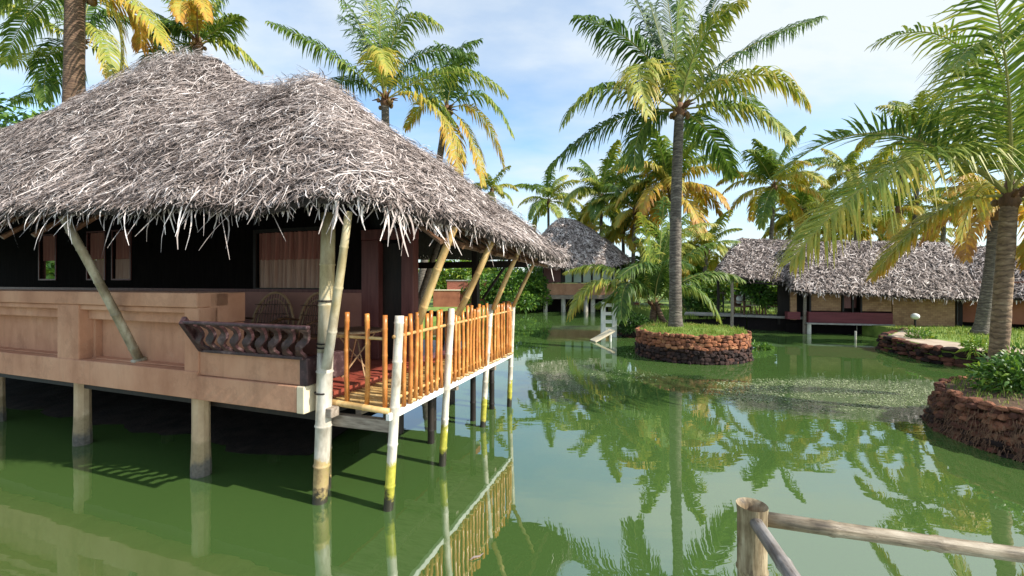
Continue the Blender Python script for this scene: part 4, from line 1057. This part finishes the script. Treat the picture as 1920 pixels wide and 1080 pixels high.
# palms of the far bank (crown pixel, distance, frond length, leaf colours)
bg = [((1028, 378), 44, 3.6, (0.38, 0.45, 0.54), 'small dark green palm above the roof of the far hut, leftmost of the far palms', 14),
      ((1128, 372), 37, 4.2, (0.32, 0.49, 0.66), 'far palm with a shaggy crown just right of the far hut roof', 18),
      ((1255, 352), 31, 4.6, (.42, .68, .76), 'far golden yellow palm behind the trunk of the tall single palm', 20),
      ((1452, 350), 30, 3.6, (0.38, 0.61, 0.70), 'far palm rising behind the open pavilion roof', 17),
      ((1590, 325), 38, 3.0, (0.48, 0.57, 0.59), 'far light green palm between the tall palm and the stout right palm', 15),
      ((1690, 318), 40, 2.8, (0.46, 0.53, 0.62), 'small far palm behind the fronds of the stout right palm', 14),
      ((1722, 255), 27, 3.6, (0.52, 0.57, 0.59), 'pale sunlit palm crown peeping out beside the stout right palm', 14),
      ((922, 358), 38, 2.4, (0.50, 0.57, 0.60), 'small pale palm top just above the right slope of the near roof', 12),
      ((1190, 395), 33, 3.4, (0.38, 0.52, 0.64), 'low far palm behind the young bushy palm', 15),
      ((1250, 480), 27, 2.4, (0.36, 0.5, 0.62), 'bright yellow green low palm just behind the young bushy palm', 16),
          ((1325, 470), 29, 2.8, (0.46, 0.57, 0.64), 'low light green palm right of the tall single trunk before the far bushes', 14),
          ((1085, 430), 40, 2.6, (0.53, 0.67, 0.76), 'yellowish small palm directly above the far hut roof slope', 12),
          ((1168, 440), 35, 3.0, (.4, .52, .64), 'low sunlit palm between the far hut and the young bushy palm', 15),
      ((1108, 425), 42, 3.0, (.36, .5, .62), 'low far palm just above the right slope of the far hut roof', 14),
      ((1480, 425), 40, 3.2, (.34, .5, .62), 'low distant palm right over the open pavilion ridge', 14),
      ((1565, 432), 36, 3.0, (.42, .54, .64), 'low light palm over the left end of the bamboo walled hut roof', 14),
      ((1652, 436), 38, 3.0, (.36, .5, .66), 'low distant palm over the middle of the bamboo walled hut roof', 14),
      ((1742, 436), 34, 2.8, (.4, .56, .7), 'low palm over the right end of the bamboo walled hut roof', 14),
      ((1500, 395), 36, 3.2, (.42, .55, .66), 'yellow green palm half hidden behind the long front frond', 14),
      ((1605, 420), 33, 3.0, (.45, .58, .7), 'low yellowing palm above the thatched ridge of the bamboo walled hut', 14),
      ((1770, 400), 30, 2.6, (.45, .6, .75), 'low golden palm behind the crown of the stout right palm', 13),
      ((1530, 400), 44, 4.0, (0.34, 0.47, 0.64), 'distant palm low behind the pavilion ridge', 14)]
for k, (c_, Y, L_, tn, lab, nf) in enumerate(bg):
    p = px(c_[0], c_[1], Y); palm(lab, p, (p.x+R.uniform(-.6, .6), Y, .4), L_, 200+k, tn, nf, .17, 'trunk', low=4.4, nuts=0)
p = px(1866, 392, 14.6)
palm('yellowing dark trunked palm on the lawn before the red walled hut', p, gx(1836, 627, .45), 2.1, 300, (.5, .7, .85), 15, .2, 'trunk', (.1, 0), group='palms of the right bank', low=4.6, up=1)
p = px(1684, 396, 27)
palm('small bare trunked palm behind the ridge of the bamboo walled hut', p, (p.x+.2, 27.2, .4), 2.2, 301, (.45, .6, .7), 12, .2, 'trunk_brown', low=4.4)

# ------------------------------------------------------------------ buildings of the far bank
def prism(mb, p, q, o0, o1, z0, z1, a=0):
    """upright slab between plan points p and q, from offset o0 to o1 on the left-hand normal's opposite (towards the pond)"""
    p, q = V((p[0], p[1], 0)), V((q[0], q[1], 0)); t = (q-p).normalized(); o = V((t.y, -t.x, 0))
    vs = [v+o*k+V((0, 0, z)) for z in (z0, z1) for k in (o0, o1) for v in (p, q)]
    mb.add(vs, [(0, 2, 3, 1), (4, 5, 7, 6), (0, 1, 5, 4), (2, 6, 7, 3), (0, 4, 6, 2), (1, 3, 7, 5)], a)
A = V((px(1490, 0, 19.0).x, 19.0, 0)); B = V((px(1795, 0, 17.5).x, 17.5, 0)); WD = (B-A).normalized(); WO = V((WD.y, -WD.x, 0))
def wp(col, off=0.0, a=A, d=WD, o=WO):
    t = (col-960)/F; p = a+o*off; k = (t*p.y-p.x)/(d.x-t*d.y); return p+d*k
def zr(p, row): return H+(HZ-row)/F*p.y
def thatch(parent, base, knots, n, seed, length=(.12, .36), width=(.008, .018), fr=900, dark=0.0, belly=.08, frl=(.08, .26), tint=(.0, .95)):
    kk = [((V(a)-base), (V(b)-base)) for a, b in knots]
    r = Roof(kk, belly, .07, seed=seed, sub=6, nt=10); o = r.build_base(parent, .16); rr = random.Random(seed)
    mb = MB(); r.strips(mb, int(n*1.7), rr, length, width, .09, None, 3, .7, tint); mb.build('thatch_leaves', M['thatch'], o)
    mb = MB(); r.fringe(mb, fr, rr, frl, (.008, .02), None, .4); mb.build('eave_fringe', M['thatch'], o)
    return o
# bamboo walled hut
hb = thing('bamboo_hut', 'long thatched hut with woven bamboo walls and a maroon base over the pond', 'hut', A)
W2 = lambda col, off=0.0: wp(col, off)-A
def panel(nm, mat, c0, c1, z0, z1, o0=-.08, o1=0, par=None, bev=.006):
    mb = MB(); prism(mb, W2(c0), W2(c1), o0, o1, z0, z1); return mb.build(nm, M[mat], par or hb, bevel=bev)
for c0, c1, r0, r1 in ((1521, 1577, 545, 583), (1616, 1672, 545, 584), (1674, 1791, 545, 612)):
    pm = wp((c0+c1)/2); panel('bamboo_wall', 'weave', c0, c1, zr(pm, r1), 2.3)
panel('bamboo_wall', 'weave', 1482, 1494, .6, 2.3, -.08, .001)
panel('inner_wall', 'wood_dark', 1470, 1800, .3, 2.6, -.9, -.8)
panel('maroon_base', 'maroonband', 1514, 1671, .5, .97, -.2, .12)
panel('base_ledge', 'slab', 1510, 1673, .43, .495, -.2, .2)
panel('seat_board', 'maroonband', 1476, 1500, .62, .95, -.3, .05)
for c0 in (1517.5, 1579, 1597, 1613, 1793): panel('wall_post', 'wood_dark', c0, c0+3.2, .4, 2.3, -.1, .03)
panel('window_shutter', 'wood_maroon', 1583, 1596, zr(wp(1590), 578), 2.2, -.06, -.01); panel('window_shutter', 'wood_maroon', 1600, 1612, zr(wp(1605), 578), 2.2, -.3, -.26)
panel('underfloor_shade_wall', 'board_black', 1476, 1800, -.3, .44, -.3, -.22)  # black backing added so the shaded void under this hut reads dark
for c0, o_ in ((1517, .1), (1605, -.3), (1560, -.9), (1660, -.4)):
    q = W2(c0, o_); mb = MB(); mb.tube([(q.x, q.y, -.4), (q.x, q.y, .43)], .085, 8); mb.build('pile', M['pile_white'], hb)
def eav(col, off, row):
    p = wp(col, off); return (p.x, p.y, zr(p, row))
def rid(col, off, row): return eav(col, off, row)
kb = [(eav(1478, -4.6, 528), rid(1482, -2.0, 453)), (eav(1476, -.3, 535), rid(1482, -1.98, 453)), (eav(1482, .62, 543), rid(1490, -1.98, 453)), (eav(1560, .65, 548), rid(1570, -1.98, 452)), (eav(1640, .65, 551), rid(1640, -1.98, 452)), (eav(1720, .65, 555), rid(1705, -1.98, 453)), (eav(1800, .65, 560), rid(1765, -1.98, 455)),
      (eav(1838, .6, 562), rid(1772, -1.99, 456)), (eav(1838, -.6, 556), rid(1772, -2.0, 456)), (eav(1838, -4.6, 545), rid(1772, -2.02, 456)), (eav(1640, -4.8, 545), rid(1640, -2.02, 452)), (eav(1478, -4.6, 528), rid(1482, -2.0, 453))]
thatch(hb, A, kb, 9000, 21, fr=1300)
# red walled hut further right
A3 = V((px(1797, 0, 17.9).x, 17.9, 0)); D3 = (V((px(2080, 0, 15.4).x, 15.4, 0))-A3).normalized(); O3 = V((D3.y, -D3.x, 0))
hr = thing('red_hut', 'thatched hut with a plain red laterite wall at the right edge, behind the palm trunks', 'hut', A3)
w3 = lambda col, off=0.0: wp(col, off, A3, D3, O3)
mb = MB(); prism(mb, w3(1797)-A3, w3(2090)-A3, -.2, 0, .62, 2.3); mb.build('wall', M['redwall'], hr)
mb = MB(); prism(mb, w3(1797)-A3, w3(2090)-A3, -3.4, -3.2, .62, 2.3); mb.build('wall', M['redwall'], hr)
mb = MB()
for col in (1798, 1868, 1940, 2010, 2085): prism(mb, w3(col)-A3, w3(col+7)-A3, -.19, .05, .44, 2.2)
mb.build('wall_posts', M['wood_dark'], hr)
mb = MB(); prism(mb, w3(1797)-A3, w3(2090)-A3, -3.3, -.25, .4, .6); mb.build('plinth', M['stone_dark'], hr)
e3 = lambda col, off, row: (lambda p: (p.x, p.y, zr(p, row)))(w3(col, off))
k3 = [(e3(1775, -4.2, 540), e3(1778, -2.0, 461)), (e3(1785, .5, 552), e3(1785, -1.98, 461)), (e3(1845, .6, 557), e3(1840, -1.98, 462)), (e3(1920, .6, 560), e3(1920, -1.98, 462)), (e3(2060, .6, 570), e3(2010, -1.98, 460)), (e3(2140, .5, 575), e3(2060, -2, 458)), (e3(2130, -4.2, 540), e3(2060, -2.02, 458)), (e3(1775, -4.2, 540), e3(1778, -2.02, 461))]
thatch(hr, A3, k3, 5200, 23, fr=700)
# open pavilion at the left end
A4 = V((px(1345, 0, 21.2).x, 21.2, 0))
pv = thing('open_pavilion', 'open thatched pavilion on thin posts left of the bamboo walled hut', 'pavilion', A4)
for col, Y, r0, zt, mt in ((1346, 21.4, 578, 2.75, 'wood_dark'), (1372, 20.2, 622, 2.6, 'wood_grey'), (1462, 21.8, 590, 2.6, 'wood_dark'), (1395, 24.4, 580, 2.7, 'wood_dark'), (1508, 19.0, 600, 2.3, 'wood_grey')):
    p = px(col, r0, Y)-A4; mb = MB(); mb.tube([(p.x, p.y, min(p.z, .44) if Y > 20.5 else -.4), (p.x+.03, p.y, 1.5), (p.x, p.y, zt)], [.075, .068, .065], 8); mb.build('post', M[mt], pv)
mb = MB(); p, q = px(1468, 0, 20.6)-A4, px(1500, 0, 20.0)-A4; prism(mb, p, q, -.1, 0, .5, 2.45); mb.build('side_wall', M['dado'], pv)
mb = MB(); p, q = px(1480, 0, 21.6)-A4, px(1530, 0, 20.9)-A4; prism(mb, p, q, -.1, 0, .5, 2.6); mb.build('dark_wall', M['wood_dark'], pv)
k4 = [(px(1352, 506, 26), px(1392, 449, 23.4)), (px(1338, 513, 20.8), px(1390, 447, 22.9)), (px(1346, 517, 20.2), px(1390, 447, 22.9)), (px(1400, 521, 19.8), px(1410, 448, 22.7)), (px(1450, 525, 19.5), px(1450, 449, 22.3)), (px(1500, 530, 19.1), px(1500, 450, 21.8)), (px(1512, 528, 24), px(1500, 450, 22.0)), (px(1400, 508, 26.4), px(1410, 448, 23.0)), (px(1352, 506, 26), px(1392, 449, 23.4))]
thatch(pv, A4, k4, 4200, 25, fr=600)
mb = MB(); p = [px(1372, 527, 20.2)-A4, px(1500, 536, 19.2)-A4]; mb.tube(p, .05, 6); mb.tube([px(1346, 521, 21.4)-A4, px(1372, 527, 20.2)-A4], .05, 6); mb.build('eave_poles', M['wood_dark'], pv)
# stone terrace edge in front of pavilion
tr = thing('stone_terrace', 'grey stone slab terrace edge over dark piling below the open pavilion', 'terrace', (12.0, 20.0, 0))
tp = [px(1283, 589, 21.6), px(1400, 596, 20.4), px(1525, 604, 18.95)]
mb = MB()
for p, q in zip(tp, tp[1:]): prism(mb, p-V((12, 20, 0)), q-V((12, 20, 0)), -1.2, .0, .60, .70)
mb.build('slab', M['slab'], tr, bevel=.01)
mb = MB()
for p, q in zip(tp, tp[1:]): prism(mb, p-V((12, 20, 0)), q-V((12, 20, 0)), -1.3, -.25, -.4, .598)
mb.build('piling', M['stone_dark'], tr)
# small things under the pavilion
p = px(1392, 592, 20.9); t = thing('garden_chair', 'brown wooden armchair with a white cushion under the open pavilion', 'chair', (p.x, p.y, .7), .5)
mb = MB(); mb.box(-.3, .3, -.28, .28, .36, .42); mb.build('seat', M['rattan'], t, bevel=.01)
mb = MB(); mb.box(-.3, .3, .24, .3, .42, .95); mb.build('backrest', M['rattan'], t, bevel=.02)
for sx in (-1, 1):
    mb = MB(); mb.bar((sx*.29, -.28, .62), (sx*.29, .28, .66), .06, .04); mb.build('armrest', M['rattan'], t)
    for sy in (-1, 1): mb = MB(); mb.bar((sx*.28, sy*.25, 0), (sx*.28, sy*.25, .36 if sy > 0 else .6), .05, .05, up=(0, 1, 0)); mb.build('leg', M['rattan'], t)
mb = MB(); mb.add([V((v.x*.22, .17+v.y*.07, .68+v.z*.2)) for v in SQ], IF)
o = mb.build('cushion', M['white'], None, smooth=True); o.location = (p.x, p.y, .72); o.rotation_euler = (0, 0, .5); prop(o, 'white cushion leaning on the armchair back under the pavilion', 'cushion')
p = px(1420, 592, 20.7); t = thing('garden_table', 'low round wooden table beside the potted plant under the open pavilion', 'table', (p.x-.25, p.y-.05, .7))
mb = MB(); mb.tube([(0, 0, .44), (0, 0, .48)], .32, 16); mb.build('tabletop', M['wood_grey'], t)
for k in range(3): mb = MB(); mb.tube([(.1*cos(k*2.1), .1*sin(k*2.1), .44), (.25*cos(k*2.1), .25*sin(k*2.1), 0)], .02, 6); mb.build('leg', M['rattan'], t)
p = px(1440, 592, 20.4); t = thing('wooden_bench', 'small brown slatted bench right of the plant in front of the pavilion', 'bench', (p.x+.3, p.y, .7), -.2)
mb = MB()
for k in range(4): mb.box(-.5, .5, -.2+k*.1, -.12+k*.1, .4, .44)
mb.build('seat', M['rattan'], t)
mb = MB()
for k in range(3): mb.box(-.5, .5, .2, .23, .5+k*.13, .6+k*.13)
mb.build('backrest', M['rattan'], t)
for sx in (-1, 1):
    for sy in (-1, 1): mb = MB(); mb.box(sx*.45-.03, sx*.45+.03, sy*.18-.03, sy*.18+.03, 0, .4 if sy < 0 else .9); mb.build('leg', M['rattan'], t)
p = px(1356, 585, 22.4); t = thing('garden_tap', 'thin pole with a short crossbar standing on the lawn beside the pavilion', 'pole', (p.x, p.y, .45))
mb = MB(); mb.tube([(0, 0, -.05), (0, 0, 1.35)], .035, 6); mb.build('pole', M['wood_dark'], t); mb = MB(); mb.bar((-.3, 0, 1.3), (.12, 0, 1.22), .06, .06); mb.build('crossbar', M['wood_grey'], t)
p = px(1350, 523, 46); t = thing('white_house', 'distant white wall with a grey roof glimpsed between the pavilion posts', 'house', (p.x, 46, .4))
mb = MB(); mb.box(-2.5, 4.5, 0, 4, 0, 2.8); mb.build('wall', M['wallwhite'], t); mb = MB(); mb.add([(-3, -.6, 2.75), (5, -.6, 2.75), (5, 2, 4.1), (-3, 2, 4.1), (-3, 4.6, 2.75), (5, 4.6, 2.75)], [(0, 1, 2, 3), (3, 2, 5, 4), (0, 3, 4), (1, 5, 2)]); mb.build('roof', M['thatch_base'], t)
mb = MB(); mb.box(-1, .3, -.03, .1, .9, 2.1); mb.build('window', M['wood_dark'], t)
# lamp and stakes
p = px(1716, 612, 17.3); t = thing('globe_lamp', 'small white globe lamp on a short stand before the bamboo wall', 'lamp', (p.x, p.y, .45))
mb = MB(); mb.tube([(0, 0, -.02), (0, 0, .32)], .04, 8); mb.build('stand', M['wood_dark'], t); mb = MB(); mb.add([V((v.x*.15, v.y*.15, .44+v.z*.13)) for v in IV], IF); mb.build('globe', M['white'], t, smooth=True)
for x, y0, y1, lab in ((1604, 621, 636, 'short pale stake standing in the water under the bamboo hut'), (1347, 612, 622, 'short thin stake in the water left of the pavilion post')):
    b = gx(x, y1); o = MB(); o.tube([(0, 0, -.3), (0, 0, (y1-y0)/F*b.y)], .035, 7); o = o.build('stake', M['pile_white']); o.location = b; prop(o, lab, 'stake')
# far hut on piles
hc = V((4.2, 33.5, 0)); fh = thing('far_stilt_hut', 'far thatched hut on concrete piles with pale windows and a terracotta band', 'hut', hc)
f = lambda x, y, Y: px(x, y, Y)-hc
mb = MB(); a, b = f(1018, 0, 32), f(1158, 0, 32); mb.box(a.x, b.x, a.y, a.y+.15, zr(V((0, 32, 0)), 553), zr(V((0, 32, 0)), 531)); mb.box(b.x-.15, b.x, a.y+.15, a.y+4, zr(V((0, 32, 0)), 553), zr(V((0, 32, 0)), 531)); mb.build('parapet_wall', M['plaster'], fh, bevel=.02)
mb = MB(); mb.box(a.x-.05, b.x+.05, a.y-.05, a.y+4.2, 1.0, 1.29); mb.build('floor', M['wood_grey'], fh)
mb = MB(); mb.box(a.x, b.x-.02, a.y+.3, a.y+.4, 2.2, 3.6); wl = mb.build('wall', M['wood_dark'], fh)
mb = MB(); mb.box(b.x-.25, b.x-.16, a.y+.2, a.y+4, 2.2, 3.7); mb.build('wall', M['wallwhite'], fh)
for c0, c1 in ((1060, 1072), (1076, 1090), (1094, 1108), (1112, 1126), (1130, 1148)):
    u, v = f(c0, 0, 32.2), f(c1, 0, 32.2); mb = MB(); mb.box(u.x, v.x, a.y+.27, a.y+.298, 2.24, 3.55); mb.build('window', M['pane'], fh)
mb = MB(); u, v = f(1020, 0, 32), f(1052, 0, 32); mb.box(u.x, v.x, a.y+.25, a.y+.297, 2.22, 3.6); mb.build('shutter', M['wood_maroon'], fh)
mb = MB(); mb.box(a.x-1, b.x+.3, a.y+1.6, a.y+1.8, -.3, .99); mb.build('underfloor_shade_wall', M['stone_dark'], fh)  # added wall that darkens the bright gap between the piles
for c0 in (1023, 1057, 1100, 1113, 1156):
    for dy in (.3, 3.6): u = f(c0, 0, 32); mb = MB(); mb.tube([(u.x, a.y+dy, -.4), (u.x, a.y+dy, 1.0)], .17, 8); mb.build('pile', M['pile_white'] if dy < 1 else M['wood_dark'], fh)
ap = px(1052, 407, 34)
kf = [(px(990, 478, 37.5), ap), (px(985, 492, 30.6), ap), (px(1020, 500, 30.2), ap), (px(1080, 501, 30.4), ap+V((.2, 0, -.05))), (px(1140, 500, 30.6), ap+V((.9, .1, -.2))), (px(1176, 494, 31), ap+V((1.0, .1, -.22))), (px(1182, 486, 34), ap+V((1.0, .1, -.22))), (px(1160, 482, 38), ap+V((.9, .2, -.2))), (px(1060, 478, 38.5), ap), (px(990, 478, 37.5), ap)]
thatch(fh, hc, kf, 7000, 27, (.18, .5), (.013, .028), 700, belly=.25, frl=(.1, .3), tint=(.12, 1))
# white ladder and cream step in the pond
lb = gx(1140, 632); t = thing('white_ladder', 'white painted ladder standing in the water in front of the far hut', 'ladder', (lb.x, lb.y, 0))
for c0 in (1131, 1152): u = px(c0, 0, lb.y)-lb; mb = MB(); mb.box(u.x-.09, u.x+.09, -.06, .06, -.5, zr(lb, 566)); mb.build('post', M['white'], t, bevel=.01)
for r_0 in (572, 588, 603, 617): u, v = px(1131, 0, lb.y)-lb, px(1152, 0, lb.y)-lb; mb = MB(); mb.box(u.x+.091, v.x-.091, -.04, .04, zr(lb, r_0+3), zr(lb, r_0-3)); mb.build('rung', M['white'], t)
cb = gx(1130, 640); t = thing('cream_step', 'slanting cream board step at the foot of the white ladder', 'step', (cb.x, cb.y, 0))
mb = MB(); mb.bar((-.4, -.1, .02), (.4, .1, .42), .5, .06); mb.build('board', M['cream'], t, bevel=.01)
for x_ in (-.3, .3): mb = MB(); mb.tube([(x_, 0, -.5), (x_, 0, .05+(.4+x_)*.5)], .05, 7); mb.build('leg', M['white'], t)
# red brick wall pieces and low wall seen under the veranda roof
for c0, c1, r0, r1, Y, mt, cap, lab in ((838, 912, 525, 543, 31.5, 'brick', 'slab', 'long red brick wall with a grey coping seen under the veranda roof'), (812, 862, 543, 574, 31.2, 'redwall', 'cream', 'weathered laterite wall in front of the red brick wall'), (1146, 1200, 566, 576, 34.2, 'brick', 'path', 'low red wall on the far shore right of the far hut')):
    u, v = px(c0, 0, Y), px(c1, 0, Y); z1, z0 = zr(u, r0), max(.3, zr(u, r1)); t = thing('garden_wall', lab, 'wall', (u.x, Y, .0))
    mb = MB(); mb.box(0, v.x-u.x, 0, .35, .2, z1-.08); mb.build('brickwork', M[mt], t, bevel=.01); mb = MB(); mb.box(-.06, v.x-u.x+.06, -.05, .4, z1-.078, z1); mb.build('coping', M[cap], t, bevel=.01)
# ------------------------------------------------------------------ bamboo fence of the walkway in the foreground
fb = px(1410, 945, 1.33); t = thing('bamboo_fence', 'weathered bamboo fence post with two rails in the right foreground', 'fence', (fb.x, fb.y, .5))
zt = H+(HZ-946)/F*1.33-.5
mb = MB(); n_ = 20; pts = [(0, 0, -.9), (0, 0, .2), (0, 0, .5), (0, 0, zt-.21), (0, 0, zt-.2), (0, 0, zt-.19), (0, 0, zt-.03), (0, 0, zt)]
mb.tube(pts, [.043, .042, .041, .041, .046, .042, .042, .045], n_, cap=False)
mb.tube([(0, 0, zt), (0, 0, zt-.012), (0, 0, zt-.06)], [.045, .031, .029], n_, cap=False)
mb.add([(.0292*cos(2*pi*k/n_), .0292*sin(2*pi*k/n_), zt-.055) for k in range(n_)], [tuple(range(n_))])
mb.build('post', M['bamboo_old'], t, smooth=True)
fr_ = lambda x, y, Y: px(x, y, Y)-V((fb.x, fb.y, .5))
def rail_(p, q, r0, r1, node, mat, seed):
    mb = MB(); d = q-p; mb.bamboo((0, 0, 0), (0, 0, d.length), r0, r1, node, 16, .003, seed=seed)
    o = mb.build('rail', mat, t, smooth=True); o.location = p; o.rotation_mode = 'QUATERNION'; o.rotation_quaternion = d.to_track_quat('Z', 'Y')
rail_(fr_(1428, 972, 1.36), fr_(2050, 1058, 1.22), 0.0225, .0205, .27, M['bamboo_rail'], 12)
rail_(fr_(1414, 975, 1.31), fr_(1560, 1190, .92), .019, .02, .25, M['bamboo_grey'], 13)

q = gx(893, 1046, .006); mb = MB(); mb.strip([V((-.06, 0, 0)), V((-.02, .004, .012)), V((.03, 0, .006)), V((.075, .01, .014))], [V((0, 1, .1))]*4, [.002, .011, .01, .002], .5)
o = mb.build('floating_leaf', M['thatch']); o.location = q; o.rotation_euler = (0, 0, .5); prop(o, 'small dry leaf floating on the green water in front of the railing', 'leaf')

ca, sa = cos(TH), sin(TH)
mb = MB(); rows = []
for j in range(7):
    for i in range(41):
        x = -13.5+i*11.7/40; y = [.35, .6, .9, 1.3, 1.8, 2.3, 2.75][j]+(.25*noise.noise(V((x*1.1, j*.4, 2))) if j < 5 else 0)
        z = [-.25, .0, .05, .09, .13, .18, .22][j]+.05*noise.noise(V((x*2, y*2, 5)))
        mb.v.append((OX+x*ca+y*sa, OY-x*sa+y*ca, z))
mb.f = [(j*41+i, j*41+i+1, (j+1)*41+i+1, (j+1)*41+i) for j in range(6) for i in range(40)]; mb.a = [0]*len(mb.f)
M['shade_mud'] = plain('dark wet mud', [(.3, (.008, .006, .005)), (.7, (.028, .02, .015))], 5, .9, bs=.8, bd=.03, spec=.15)
prop(mb.build('shade_mud_bank', M['shade_mud'], smooth=True), kind='structure')  # dark bank added under the near hut to deepen the shade there

M['weed'] = leafy('floating weed', [(0, (.1, .14, .05)), (.5, (.26, .3, .15)), (1, (.5, .52, .34))], rough=.7, trans=.15, spec=.2)
rr = random.Random(404); mb = MB(); n_ = 0
while n_ < 9000:
    if rr.random() < .93: x, y, ex, ey = 6.6, 8.8, 3.0, 1.4
    else: x, y, ex, ey = 2.1, 10.4, 1.9, .8
    dx, dy = rr.uniform(-1, 1), rr.uniform(-1, 1); p = V((x+dx*ex, y+dy*ey, .004+rr.random()*.004))
    if (p-V((NI.x, NI.y, 0))).length < 1.95: n_ += 1; continue
    if dx*dx+dy*dy > 1-.55*rr.random() or noise.noise(V((p.x*.9, p.y*2.2, 9)))+.5*noise.noise(V((p.x*3, p.y*6, 2))) < rr.uniform(-.45, .25): n_ += .2; continue
    an = rr.random()*6.28; d = V((cos(an), sin(an), 0)); e = V((-sin(an), cos(an), rr.uniform(-.25, .25))); l = rr.uniform(.008, .024)
    mb.strip([p-d*l, p+V((0, 0, .005)), p+d*l], [e]*3, [l*.3, l*.6, l*.2], rr.random()); n_ += 1
prop(mb.build('floating_weed', M['weed']), kind='stuff')
